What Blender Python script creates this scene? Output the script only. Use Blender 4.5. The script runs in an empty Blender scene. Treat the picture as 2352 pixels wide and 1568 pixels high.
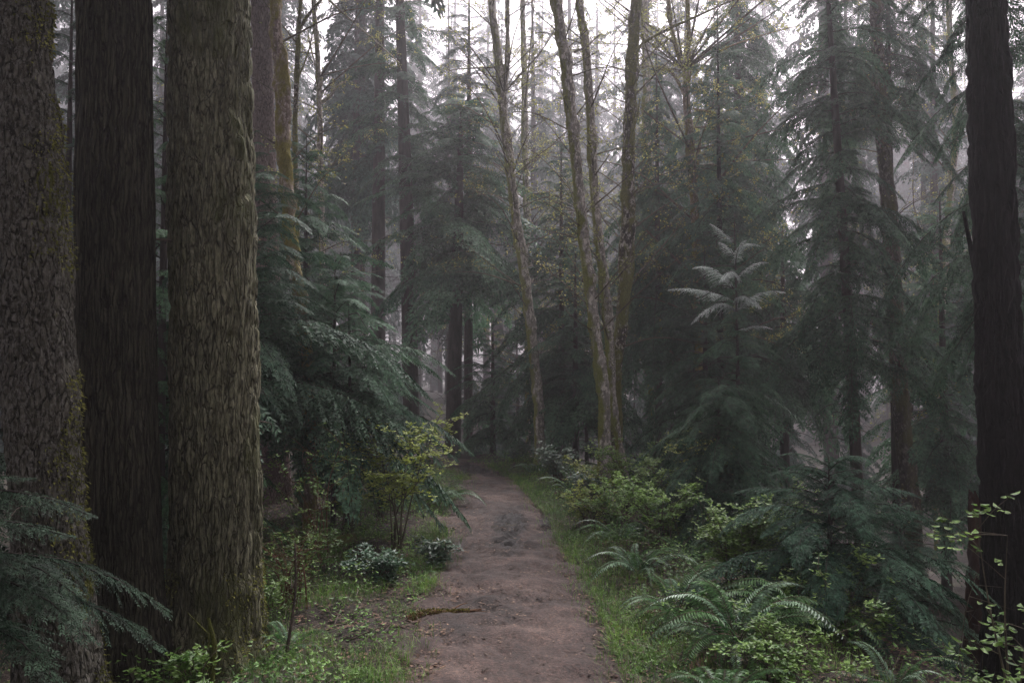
import bpy, math, random
import numpy as np
from mathutils import Vector
R = math.radians
SC = bpy.context.scene
COL = SC.collection

# ------------------------------------------------------------------ camera
HFOV_K = 0.4354 / 796.0          # tangent per unit of the 2352-wide survey grid
PITCH = math.atan(27 / 796.0)
EYE = np.array((0.0, 0.0, 1.6))
cam = bpy.data.cameras.new('camera')
cam.sensor_width = 36.0
cam.lens = 36.0 * 796 / 1024
cam.clip_start = 0.05
cam.clip_end = 600
camo = bpy.data.objects.new('camera', cam)
COL.objects.link(camo)
camo.location = EYE
camo.rotation_euler = (math.pi / 2 + PITCH, 0, 0)
SC.camera = camo

# ------------------------------------------------------------------ light
SUN_EL, SUN_AZ = 50, 18            # azimuth measured from +Y (ahead) towards +X
W = bpy.data.worlds.new("World")
SC.world = W
W.use_nodes = True
nt = W.node_tree
nt.nodes.clear()
sky = nt.nodes.new('ShaderNodeTexSky')
sky.sky_type = 'NISHITA'
sky.sun_disc = False
sky.sun_elevation = R(SUN_EL)
sky.sun_rotation = R(SUN_AZ)
sky.dust_density = 5.0
sky.air_density = 1.0
hs = nt.nodes.new('ShaderNodeHueSaturation')
hs.inputs['Saturation'].default_value = 0.10
mul = nt.nodes.new('ShaderNodeMixRGB')
mul.blend_type = 'MULTIPLY'
mul.inputs[0].default_value = 1.0
mul.inputs[2].default_value = (1.0, 0.915, 0.985, 1)
bg = nt.nodes.new('ShaderNodeBackground')
bg.inputs['Strength'].default_value = 0.095
wo = nt.nodes.new('ShaderNodeOutputWorld')
nt.links.new(sky.outputs[0], hs.inputs['Color'])
nt.links.new(hs.outputs[0], mul.inputs[1])
nt.links.new(mul.outputs[0], bg.inputs[0])
nt.links.new(bg.outputs[0], wo.inputs[0])
sl = bpy.data.lights.new('sun', 'SUN')
sl.energy = 4.6
sl.angle = R(30)
sl.color = (1.0, 0.965, 0.97)
so = bpy.data.objects.new('sun', sl)
COL.objects.link(so)
sd = Vector((math.sin(R(SUN_AZ)) * math.cos(R(SUN_EL)), math.cos(R(SUN_AZ)) * math.cos(R(SUN_EL)), math.sin(R(SUN_EL))))
so.rotation_euler = (-sd).to_track_quat('-Z', 'Y').to_euler()
SC.view_settings.view_transform = 'Standard'
SC.view_settings.look = 'None'
SC.view_settings.gamma = 1
SC.view_settings.exposure = 1.0
SC.render.engine = 'CYCLES'
cy = SC.cycles
cy.use_denoising = True
cy.max_bounces = 5
cy.diffuse_bounces = 3
cy.glossy_bounces = 1
cy.transmission_bounces = 2
cy.transparent_max_bounces = 4
cy.volume_bounces = 2
cy.sample_clamp_indirect = 4
cy.use_adaptive_sampling = True
cy.adaptive_threshold = 0.012
cy.caustics_reflective = False
cy.caustics_refractive = False
HAZE_DENSITY = 0.0033

# ------------------------------------------------------------------ helpers
def at(x, y, d):
    """world point d metres ahead on the line of sight through grid point (x, y)"""
    u = (x - 1176) * HFOV_K
    v = (784 - y) * HFOV_K
    dx, dy, dz = u, math.cos(PITCH) - v * math.sin(PITCH), math.sin(PITCH) + v * math.cos(PITCH)
    return EYE + np.array((dx, dy, dz)) * (d / dy)

def hash3(i, j, k, seed):
    n = (i * 374761393 + j * 668265263 + k * 2147483647 + seed * 974711) & 0xffffffff
    n = ((n ^ (n >> 13)) * 1274126177) & 0xffffffff
    n = ((n ^ (n >> 16)) * 2246822519) & 0xffffffff
    return ((n ^ (n >> 15)) & 0xffffff) / float(0xffffff)

def vnoise(P, seed=0):
    P = np.asarray(P, dtype=np.float64)
    F = np.floor(P).astype(np.int64)
    f = P - F
    f = f * f * (3 - 2 * f)
    out = 0
    for a in (0, 1):
        wa = f[..., 0] if a else 1 - f[..., 0]
        for b in (0, 1):
            wb = f[..., 1] if b else 1 - f[..., 1]
            for c in (0, 1):
                wc = f[..., 2] if c else 1 - f[..., 2]
                out = out + wa * wb * wc * hash3(F[..., 0] + a, F[..., 1] + b, F[..., 2] + c, seed)
    return out

def fbm(P, oct=3, seed=0):
    s, a, t = 0, 1.0, 0
    P = np.asarray(P, dtype=np.float64)
    for o in range(oct):
        s = s + a * vnoise(P * (2.03 ** o), seed + o)
        t += a
        a *= .5
    return s / t

def sm(a, b, x):
    t = np.clip((x - a) / (b - a), 0, 1)
    return t * t * (3 - 2 * t)

class MB:
    def __init__(self):
        self.V, self.F, self.M, self.S, self.n = [], [], [], [], 0
    def add(self, v, f, mi=0, smooth=False):
        v = np.asarray(v, dtype=np.float32).reshape(-1, 3)
        f = np.asarray(f, dtype=np.int64)
        self.V.append(v)
        self.F.append(f + self.n)
        self.M.append(np.full(len(f), mi))
        self.S.append(np.full(len(f), smooth))
        self.n += len(v)
    def quads(self, q, mi=0):
        q = np.asarray(q, dtype=np.float32).reshape(-1, 4, 3)
        self.add(q.reshape(-1, 3), np.arange(len(q) * 4).reshape(-1, 4), mi)
    def mesh(self, name, mats):
        me = bpy.data.meshes.new(name)
        V = np.concatenate(self.V)
        me.vertices.add(len(V))
        me.vertices.foreach_set('co', V.ravel())
        lt = np.concatenate([np.full(len(f), f.shape[1]) for f in self.F])
        li = np.concatenate([f.ravel() for f in self.F])
        me.loops.add(len(li))
        me.loops.foreach_set('vertex_index', li.astype(np.int32))
        me.polygons.add(len(lt))
        ls = np.concatenate([[0], np.cumsum(lt)[:-1]])
        me.polygons.foreach_set('loop_start', ls.astype(np.int32))
        me.polygons.foreach_set('loop_total', lt.astype(np.int32))
        me.polygons.foreach_set('material_index', np.concatenate(self.M).astype(np.int32))
        me.polygons.foreach_set('use_smooth', np.concatenate(self.S))
        for m in (mats if isinstance(mats, (list, tuple)) else [mats]):
            me.materials.append(m)
        me.update(calc_edges=True)
        return me
    def obj(self, name, mats, parent=None, loc=None):
        return link(name, self.mesh(name, mats), parent, loc)

def link(name, me, parent=None, loc=None):
    o = bpy.data.objects.new(name, me)
    COL.objects.link(o)
    if parent is not None:
        o.parent = parent
    if loc is not None:
        o.location = loc
    return o

def tag(o, label, cat, group=None):
    o['label'] = label
    o['category'] = cat
    if group:
        o['group'] = group
    return o

def thing(name, label, cat, loc, group=None, rz=0):
    o = bpy.data.objects.new(name, None)
    COL.objects.link(o)
    o.empty_display_size = .2
    o.location = tuple(float(c) for c in loc)
    o.rotation_euler = (0, 0, rz)
    return tag(o, label, cat, group)

def copy_tree(root, loc, rz=0, scale=1.0, label=None, group=None):
    r = root.copy()
    COL.objects.link(r)
    r.location = tuple(float(c) for c in loc)
    r.rotation_euler = (0, 0, rz)
    r.scale = (scale,) * 3
    if label: r['label'] = label
    if group: r['group'] = group
    for ch in list(root.children):
        c = ch.copy()
        COL.objects.link(c)
        c.parent = r
    return r

def spline(P, n):
    P = np.asarray(P, dtype=float)
    if len(P) == 2:
        t = np.linspace(0, 1, n)[:, None]
        return P[0] * (1 - t) + P[1] * t
    Q = np.vstack([2 * P[0] - P[1], P, 2 * P[-1] - P[-2]])
    seg = np.linspace(0, len(P) - 1 - 1e-9, n)
    i = seg.astype(int)
    t = (seg - i)[:, None]
    a, b, c, d = Q[i], Q[i + 1], Q[i + 2], Q[i + 3]
    return .5 * (2 * b + (c - a) * t + (2 * a - 5 * b + 4 * c - d) * t * t + (3 * b - a - 3 * c + d) * t ** 3)

def ring_tube(pts, rad, sides):
    """rings of a tube: (n, sides, 3), theta, outward vectors"""
    pts = np.asarray(pts, float)
    n = len(pts)
    T = np.gradient(pts, axis=0)
    T /= np.linalg.norm(T, axis=1)[:, None] + 1e-12
    ref = np.array((1., 0, 0)) if abs(T[n // 2][0]) < .8 else np.array((0, 0, 1.))
    A = ref - T * (T @ ref)[:, None]
    A /= np.linalg.norm(A, axis=1)[:, None]
    B = np.cross(T, A)
    th = np.linspace(0, 2 * math.pi, sides, endpoint=False)
    O = A[:, None] * np.cos(th)[None, :, None] + B[:, None] * np.sin(th)[None, :, None]
    return pts[:, None] + O * np.asarray(rad)[:, None, None], th, O

def grid_faces(n, s):
    i = np.arange(n - 1)[:, None]
    j = np.arange(s)[None]
    a = i * s + j
    b = i * s + (j + 1) % s
    return np.stack([a, b, b + s, a + s], -1).reshape(-1, 4)

def tube(mb, pts, r0, r1, sides=5, n=None, mi=0, power=1.0):
    n = n or max(3, len(pts) * 2)
    P = spline(pts, n)
    t = np.linspace(0, 1, n)
    rad = r0 + (r1 - r0) * t ** power
    V, _, _ = ring_tube(P, rad, sides)
    mb.add(V.reshape(-1, 3), grid_faces(n, sides), mi, True)
    return P

# ------------------------------------------------------------------ terrain
PATH = np.array([  # forward distance, left edge, right edge
    (-8, -.6, .75), (0, -.62, .70), (4.05, -.60, .61), (5.28, -.62, .60), (6.3, -.60, .52), (7.24, -.62, .45), (8.26, -.74, .43),
    (9.62, -.66, .27), (11.5, -.66, .02), (13.06, -1.15, -.42), (14.5, -2.0, -1.05), (17, -3.9, -2.7), (20, -6.3, -5.1)])
def edges(y):
    return np.interp(y, PATH[:, 0], PATH[:, 1]), np.interp(y, PATH[:, 0], PATH[:, 2])
def H(x, y):
    x = np.asarray(x, float); y = np.asarray(y, float)
    l, r = edges(y)
    dr = np.maximum(0, x - r)
    dl = np.maximum(0, l - x)
    z = -1.5 * sm(.7, 5.0, dr) - 1.0 * sm(4, 14, dr)
    z = z - .35 * sm(.8, 3.2, dl) + .03 * sm(.0, .4, dl) + .05 * sm(0, .5, dr)
    z = z - .9 * sm(13.5, 24, y)
    P = np.stack([x, y, x * 0], -1)
    off = np.clip((dr + dl) * 2.5, 0, 1)
    z = z + (fbm(P * 1.3, 3, 5) - .5) * (.05 + .22 * off) + (vnoise(P * 6, 9) - .5) * (.012 + .05 * off)
    return z
def hz(x, y):
    return float(H(np.array([x]), np.array([y]))[0])
def foot(x, y):
    return np.array((x, y, hz(x, y)))

# ------------------------------------------------------------------ materials
def newmat(name):
    m = bpy.data.materials.new(name)
    m.use_nodes = True
    n = m.node_tree.nodes
    l = m.node_tree.links
    return m, n, l, n['Principled BSDF']

def noise_node(n, l, scale, detail=4, rough=.6, stretch=None, coord='Object'):
    tc = n.new('ShaderNodeTexCoord')
    t = n.new('ShaderNodeTexNoise')
    t.inputs['Scale'].default_value = scale
    t.inputs['Detail'].default_value = detail
    t.inputs['Roughness'].default_value = rough
    if stretch:
        mp = n.new('ShaderNodeMapping')
        mp.inputs['Scale'].default_value = stretch
        l.new(tc.outputs[coord], mp.inputs[0])
        l.new(mp.outputs[0], t.inputs['Vector'])
    else:
        l.new(tc.outputs[coord], t.inputs['Vector'])
    return t

def ramp(n, l, src, stops):
    r = n.new('ShaderNodeValToRGB')
    e = r.color_ramp.elements
    while len(e) < len(stops):
        e.new(.5)
    for k, (p, c) in enumerate(stops):
        e[k].position = p
        e[k].color = (*c, 1)
    l.new(src, r.inputs[0])
    return r

def mixc(n, l, fac, a, b, mode='MIX'):
    m = n.new('ShaderNodeMixRGB')
    m.blend_type = mode
    for s, v in ((0, fac), (1, a), (2, b)):
        if isinstance(v, (int, float)):
            m.inputs[s].default_value = v
        elif isinstance(v, tuple):
            m.inputs[s].default_value = (*v, 1)
        else:
            l.new(v, m.inputs[s])
    return m

def leaf_mat(name, c1, c2, scale=2.5, rough=.5, trans=.25, spec=.4, c3=None):
    m, n, l, b = newmat(name)
    t = noise_node(n, l, scale, 3, .6)
    r1 = ramp(n, l, t.outputs[0], [(.36, c1), (.64, c2)])
    oi = n.new('ShaderNodeObjectInfo')
    mm = n.new('ShaderNodeMapRange')
    mm.inputs[3].default_value = .8
    mm.inputs[4].default_value = 1.25
    l.new(oi.outputs['Random'], mm.inputs[0])
    src = r1.outputs[0]
    t2 = noise_node(n, l, scale * 14, 2, .5)
    if c3:
        f = ramp(n, l, t2.outputs[0], [(.62, (0, 0, 0)), (.74, (1, 1, 1))])
        src = mixc(n, l, f.outputs[0], src, c3).outputs[0]
    v = ramp(n, l, t2.outputs[0], [(.34, (.42, .42, .42)), (.66, (1.65, 1.65, 1.65))])
    src = mixc(n, l, 1.0, src, v.outputs[0], 'MULTIPLY').outputs[0]
    hv = n.new('ShaderNodeHueSaturation')
    l.new(mm.outputs[0], hv.inputs['Value'])
    l.new(src, hv.inputs['Color'])
    l.new(hv.outputs[0], b.inputs['Base Color'])
    b.inputs['Roughness'].default_value = rough
    b.inputs['Specular IOR Level'].default_value = spec
    if trans:
        tr = n.new('ShaderNodeBsdfTranslucent')
        l.new(hv.outputs[0], tr.inputs[0])
        mx = n.new('ShaderNodeMixShader')
        mx.inputs[0].default_value = trans
        l.new(b.outputs[0], mx.inputs[1])
        l.new(tr.outputs[0], mx.inputs[2])
        l.new(mx.outputs[0], n['Material Output'].inputs[0])
    return m

def bark_mat(name, dark, light, scale=18, stretch=(1, 1, .22), bump=.6, plates=None, moss=None, moss_amt=.5, moss_dir=None, lichen=None, rough=.9, moss_scale=2.2):
    m, n, l, b = newmat(name)
    t = noise_node(n, l, scale, 6, .68, stretch)
    t2 = noise_node(n, l, scale * 3.5, 4, .7, stretch)
    r1 = ramp(n, l, t.outputs[0], [(.30, dark), (.66, light)])
    vor = None
    if plates:
        ps, pst, edge = plates
        tc = n.new('ShaderNodeTexCoord')
        wn = n.new('ShaderNodeTexNoise'); wn.inputs['Scale'].default_value = 9; wn.inputs['Detail'].default_value = 4
        l.new(tc.outputs['Object'], wn.inputs['Vector'])
        wm = n.new('ShaderNodeVectorMath'); wm.operation = 'MULTIPLY_ADD'
        l.new(wn.outputs['Color'], wm.inputs[0]); wm.inputs[1].default_value = (.04, .04, .12)
        l.new(tc.outputs['Object'], wm.inputs[2])
        mp = n.new('ShaderNodeMapping'); mp.inputs['Scale'].default_value = pst
        l.new(wm.outputs[0], mp.inputs[0])
        vo = n.new('ShaderNodeTexVoronoi'); vo.feature = 'DISTANCE_TO_EDGE'; vo.inputs['Scale'].default_value = ps
        l.new(mp.outputs[0], vo.inputs['Vector'])
        vor = ramp(n, l, vo.outputs['Distance'], [(0.0, (0, 0, 0)), (edge, (1, 1, 1))])
        cr0 = ramp(n, l, vo.outputs['Distance'], [(0.0, (.20, .19, .18)), (edge * .9, (1, 1, 1))])
        pn = noise_node(n, l, ps * 1.25, 5, .72, (1, 1, min(1, pst[2] * 1.1)))
        pm = ramp(n, l, pn.outputs[0], [(.34, (0, 0, 0)), (.52, (1, 1, 1))])
        cr1 = mixc(n, l, pm.outputs[0], (1, 1, 1), cr0.outputs[0])
        pits = ramp(n, l, pn.outputs[0], [(.34, (.52, .50, .49)), (.48, (1, 1, 1))])
        cr = mixc(n, l, 1.0, cr1.outputs[0], pits.outputs[0], 'MULTIPLY')
        vor = mixc(n, l, pm.outputs[0], pits.outputs[0], mixc(n, l, 1.0, vor.outputs[0], pits.outputs[0], 'MULTIPLY').outputs[0])
        r1 = mixc(n, l, 1.0, r1.outputs[0], cr.outputs[0], 'MULTIPLY')
    t3 = noise_node(n, l, 1.7, 4, .6)
    v = ramp(n, l, t3.outputs[0], [(.25, (.62, .60, .62)), (.75, (1.3, 1.25, 1.25))])
    src = mixc(n, l, 1.0, r1.outputs[0], v.outputs[0], 'MULTIPLY').outputs[0]
    if lichen:
        tl = noise_node(n, l, scale * 1.1, 5, .75, (1, 1, .6))
        f = ramp(n, l, tl.outputs[0], [(.51, (0, 0, 0)), (.58, (1, 1, 1))])
        src = mixc(n, l, f.outputs[0], src, lichen).outputs[0]
    if moss:
        tm = noise_node(n, l, moss_scale, 5, .65, (1, 1, .45))
        fac = tm.outputs[0]
        if moss_dir:
            g = n.new('ShaderNodeNewGeometry')
            d = n.new('ShaderNodeVectorMath')
            d.operation = 'DOT_PRODUCT'
            l.new(g.outputs['Normal'], d.inputs[0])
            d.inputs[1].default_value = moss_dir
            ma = n.new('ShaderNodeMath')
            ma.operation = 'MULTIPLY_ADD'
            l.new(d.outputs['Value'], ma.inputs[0])
            ma.inputs[1].default_value = .45
            l.new(fac, ma.inputs[2])
            fac = ma.outputs[0]
        f = ramp(n, l, fac, [(max(0, .95 - moss_amt - .07), (0, 0, 0)), (.95 - moss_amt + .06, (1, 1, 1))])
        mc = ramp(n, l, t2.outputs[0], [(.3, tuple(c * .45 for c in moss)), (.7, tuple(c * 1.3 for c in moss))])
        src = mixc(n, l, f.outputs[0], src, mc.outputs[0]).outputs[0]
    l.new(src, b.inputs['Base Color'])
    b.inputs['Roughness'].default_value = rough
    b.inputs['Specular IOR Level'].default_value = .15
    bp = n.new('ShaderNodeBump')
    bp.inputs['Strength'].default_value = bump
    bp.inputs['Distance'].default_value = .012
    ad = n.new('ShaderNodeMath')
    ad.operation = 'MULTIPLY_ADD'
    l.new(t2.outputs[0], ad.inputs[0])
    ad.inputs[1].default_value = .5
    l.new(t.outputs[0], ad.inputs[2])
    hgt = ad.outputs[0]
    if vor:
        a2 = n.new('ShaderNodeMath'); a2.operation = 'MULTIPLY_ADD'
        l.new(vor.outputs[0], a2.inputs[0]); a2.inputs[1].default_value = 1.6
        l.new(hgt, a2.inputs[2]); hgt = a2.outputs[0]
    l.new(hgt, bp.inputs['Height'])
    l.new(bp.outputs[0], b.inputs['Normal'])
    return m

MOSS = (.13, .125, .022)
M = {}
M['needle'] = leaf_mat('hemlock_needles', (.016, .050, .026), (.078, .148, .086), 1.6, .62, .25, .16, c3=(.050, .042, .024))
M['needle_far'] = leaf_mat('conifer_needles', (.018, .042, .032), (.056, .096, .074), .9, .65, .2, .15, c3=(.040, .034, .024))
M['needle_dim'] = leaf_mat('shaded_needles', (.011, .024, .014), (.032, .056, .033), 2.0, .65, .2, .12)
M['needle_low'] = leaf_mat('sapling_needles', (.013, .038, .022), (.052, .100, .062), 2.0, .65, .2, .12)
M['needle_fresh'] = leaf_mat('fresh_needles', (.024, .066, .028), (.070, .145, .065), 2.0, .6, .25, .16)
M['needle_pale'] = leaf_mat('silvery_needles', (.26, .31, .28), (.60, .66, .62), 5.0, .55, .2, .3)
M['wood'] = bark_mat('twig_bark', (.012, .010, .009), (.045, .037, .032), 20)
M['bark_fir'] = bark_mat('furrowed_bark', (.060, .063, .036), (.29, .29, .185), 70, (1, 1, .3), 1.0, (46, (1, 1, .085), .14), (.105, .115, .045), .36)
M['bark_red'] = bark_mat('stringy_bark', (.022, .022, .014), (.095, .092, .064), 60, (1, 1, .12), 1.0, (52, (1, 1, .06), .22))
M['bark_scaly'] = bark_mat('scaly_bark', (.036, .036, .026), (.155, .150, .118), 60, (1, 1, .4), 1.0, (42, (1, 1, .24), .16), (.10, .105, .022), -.10, (.98, -.15, 0), lichen=(.17, .16, .14))
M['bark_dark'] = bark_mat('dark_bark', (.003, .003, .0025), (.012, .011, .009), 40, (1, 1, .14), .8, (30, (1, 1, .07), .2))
M['bark_pink'] = bark_mat('pinkish_bark', (.115, .082, .074), (.27, .21, .19), 50, (1, 1, .3), .8, (40, (1, 1, .25), .15))
M['bark_far'] = bark_mat('conifer_bark', (.020, .017, .016), (.065, .055, .050), 16, (1, 1, .2), .5)
M['alder'] = bark_mat('alder_bark', (.085, .080, .066), (.36, .34, .30), 22, (1, 1, .6), 1.0, None, (.185, .195, .055), .40, (-.45, .1, 0), lichen=(.62, .56, .50), moss_scale=5.0)
M['alder_mossy'] = bark_mat('mossy_alder_bark', (.070, .055, .040), (.27, .21, .17), 24, (1, 1, .6), .9, None, (.19, .165, .036), .46, None, lichen=(.42, .34, .30), moss_scale=4.5)
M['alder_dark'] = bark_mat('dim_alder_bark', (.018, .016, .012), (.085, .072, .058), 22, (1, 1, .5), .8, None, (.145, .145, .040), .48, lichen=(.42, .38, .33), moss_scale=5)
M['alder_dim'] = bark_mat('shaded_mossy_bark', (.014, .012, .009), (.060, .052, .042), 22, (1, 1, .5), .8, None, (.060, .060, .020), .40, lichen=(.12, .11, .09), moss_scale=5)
M['moss_foot'] = bark_mat('moss_coat', (.045, .050, .012), (.12, .13, .030), 60, (1, 1, .8), 1.0, None, (.14, .14, .03), .40)
M['twig'] = bark_mat('alder_twigs', (.03, .026, .02), (.13, .115, .075), 12, None, .3)
M['twig_red'] = bark_mat('reddish_stems', (.045, .022, .014), (.16, .085, .052), 12, None, .3)
M['twig_pale'] = bark_mat('pale_twigs', (.12, .11, .085), (.30, .27, .22), 12, None, .3)
M['bud'] = leaf_mat('young_alder_leaves', (.18, .20, .05), (.34, .34, .10), 3, .5, .4, .3)
M['berry_leaf'] = leaf_mat('salmonberry_leaves', (.17, .22, .035), (.36, .42, .08), 4, .5, .4, .3)
M['shrub_leaf'] = leaf_mat('shrub_leaves', (.060, .135, .022), (.20, .32, .065), 4, .5, .35, .3)
M['salal'] = leaf_mat('glossy_dark_leaves', (.022, .060, .030), (.065, .13, .066), 4, .45, .1, .35)
M['fern'] = leaf_mat('fern_pinnae', (.026, .072, .024), (.075, .155, .052), 3, .5, .25, .25)
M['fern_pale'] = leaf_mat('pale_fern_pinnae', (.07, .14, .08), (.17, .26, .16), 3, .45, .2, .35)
M['grass'] = leaf_mat('grass_blades', (.045, .115, .020), (.15, .27, .045), 1.2, .55, .3, .25, c3=(.20, .15, .075))
M['cover'] = leaf_mat('ground_leaves', (.045, .120, .022), (.16, .28, .05), 1.4, .5, .3, .3)
M['tuft'] = leaf_mat('moss_tufts', (.075, .080, .020), (.21, .21, .060), 6, .8, .2, .1)
M['tuft_gold'] = leaf_mat('golden_moss_tufts', (.09, .085, .022), (.30, .265, .065), 6, .8, .2, .1)
M['litter'] = leaf_mat('litter_flakes', (.05, .030, .022), (.20, .125, .085), 5, .8, 0, .2)
M['chips'] = leaf_mat('path_chips', (.010, .007, .006), (.17, .115, .085), 9, .8, 0, .2)
M['dead'] = bark_mat('dead_wood', (.03, .024, .02), (.13, .105, .085), 14, None, .4)
M['litter_wood'] = bark_mat('orange_brown_wood', (.06, .035, .02), (.22, .125, .07), 30, (1, 1, 1), .6)
M['stump'] = bark_mat('rotten_red_wood', (.018, .009, .006), (.060, .030, .020), 16, (1, 1, .2), .9)

def ground_mat():
    m, n, l, b = newmat('forest_soil')
    t = noise_node(n, l, 3.0, 8, .7)
    t2 = noise_node(n, l, 40, 4, .7)
    a = ramp(n, l, t.outputs[0], [(.34, (.011, .008, .006)), (.5, (.024, .017, .012)), (.66, (.030, .034, .012))])
    v = ramp(n, l, t2.outputs[0], [(.3, (.5, .5, .5)), (.72, (1.7, 1.6, 1.5))])
    c = mixc(n, l, 1.0, a.outputs[0], v.outputs[0], 'MULTIPLY')
    l.new(c.outputs[0], b.inputs['Base Color'])
    b.inputs['Roughness'].default_value = .95
    bp = n.new('ShaderNodeBump')
    bp.inputs['Strength'].default_value = .8
    bp.inputs['Distance'].default_value = .02
    l.new(t2.outputs[0], bp.inputs['Height'])
    l.new(bp.outputs[0], b.inputs['Normal'])
    return m
def path_mat():
    m, n, l, b = newmat('damp_dirt')
    t = noise_node(n, l, 1.6, 5, .6)
    t2 = noise_node(n, l, 55, 5, .75)
    t3 = noise_node(n, l, 12, 4, .6)
    a = ramp(n, l, t.outputs[0], [(.34, (.024, .0140, .0105)), (.5, (.052, .0310, .0245)), (.66, (.104, .068, .055))])
    v = ramp(n, l, t2.outputs[0], [(.32, (.38, .36, .36)), (.5, (.95, .95, .95)), (.70, (2.2, 2.0, 1.9))])
    c = mixc(n, l, 1.0, a.outputs[0], v.outputs[0], 'MULTIPLY')
    w = ramp(n, l, t3.outputs[0], [(.3, (.72, .68, .66)), (.7, (1.15, 1.12, 1.12))])
    c = mixc(n, l, 1.0, c.outputs[0], w.outputs[0], 'MULTIPLY')
    # the churned muddy patch
    at_ = n.new('ShaderNodeAttribute')
    at_.attribute_name = 'mud'
    c = mixc(n, l, at_.outputs['Fac'], c.outputs[0], (.020, .016, .015))
    l.new(c.outputs[0], b.inputs['Base Color'])
    rr = n.new('ShaderNodeMapRange')
    rr.inputs[3].default_value = .8
    rr.inputs[4].default_value = .78
    l.new(at_.outputs['Fac'], rr.inputs[0])
    l.new(rr.outputs[0], b.inputs['Roughness'])
    bp = n.new('ShaderNodeBump')
    bp.inputs['Strength'].default_value = .9
    bp.inputs['Distance'].default_value = .015
    l.new(t2.outputs[0], bp.inputs['Height'])
    l.new(bp.outputs[0], b.inputs['Normal'])
    return m

# ------------------------------------------------------------------ the setting
def axis(vals):
    return np.concatenate([np.arange(a, b, s) for a, b, s in vals])
gx = axis([(-130, -12, 4), (-12, -4, .4), (-4, 4.5, .06), (4.5, 12, .4), (12, 131, 4)])
gy = axis([(-30, -2, 2), (-2, 3, .3), (3, 12, .06), (12, 20, .2), (20, 40, 1), (40, 161, 4)])
X, Y = np.meshgrid(gx, gy)
Z = H(X, Y)
l_, r_ = edges(Y)
inside = (X > l_ - .02) & (X < r_ + .02) & (Y < 20)
Z = np.where(inside, Z - .02, Z)
mb = MB()
nx, ny = len(gx), len(gy)
i = np.arange(ny - 1)[:, None]; j = np.arange(nx - 1)[None]
a = i * nx + j
mb.add(np.stack([X, Y, Z], -1).reshape(-1, 3), np.stack([a, a + 1, a + 1 + nx, a + nx], -1).reshape(-1, 4), 0, True)
g = mb.obj('ground', ground_mat())
g['kind'] = 'structure'
# path: a strip with ragged edges
py = axis([(-3, 3, .15), (3, 14, .035), (14, 20, .1)])
ns = 60
l_, r_ = edges(py)
rag = (fbm(np.stack([py * 3, py * 0, py * 0], -1), 4, 31) - .5) * .55
rag2 = (fbm(np.stack([py * 3, py * 0 + 9, py * 0], -1), 4, 33) - .5) * .42
l_ = l_ - .10 + rag; r_ = r_ + .05 + rag2
t = np.linspace(0, 1, ns)
X = l_[:, None] * (1 - t) + r_[:, None] * t
Y = np.repeat(py[:, None], ns, 1)
edge = sm(0, .06, t) * sm(0, .06, 1 - t)
P3 = np.stack([X, Y, X * 0], -1)
mudc = np.exp(-(((X + .02) / .17) ** 2 + ((Y - 8.15) / .75) ** 2)) * 1.25 + np.exp(-(((X - .37) / .10) ** 2 + ((Y - 8.2) / .45) ** 2)) + .5 * np.exp(-(((X + .05) / .22) ** 2 + ((Y - 7.1) / .5) ** 2)) + .5 * np.exp(-(((X + .62) / .12) ** 2 + ((Y - 7.9) / .6) ** 2))
mudc = mudc + .75 * sm(.55, .72, fbm(P3 * np.array((1.6, .8, 1)), 3, 60))
mud = np.clip((mudc * (.35 + 1.3 * fbm(P3 * 9, 3, 40)) - .28) * 2.2, 0, .96)
Z = H(X, Y) - .03 + .038 * edge + (vnoise(P3 * 25, 41) - .5) * .016 * (1 + 4 * mud) + (vnoise(P3 * 6, 43) - .5) * .045 + (vnoise(P3 * 14, 44) - .5) * .02 - mud * .012
mb = MB()
i = np.arange(len(py) - 1)[:, None]; j = np.arange(ns - 1)[None]
a = i * ns + j
mb.add(np.stack([X, Y, Z], -1).reshape(-1, 3), np.stack([a, a + 1, a + 1 + ns, a + ns], -1).reshape(-1, 4), 0, True)
p = mb.obj('path', path_mat())
p['kind'] = 'structure'
at_ = p.data.attributes.new('mud', 'FLOAT', 'POINT')
at_.data.foreach_set('value', mud.astype(np.float32).ravel())

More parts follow.
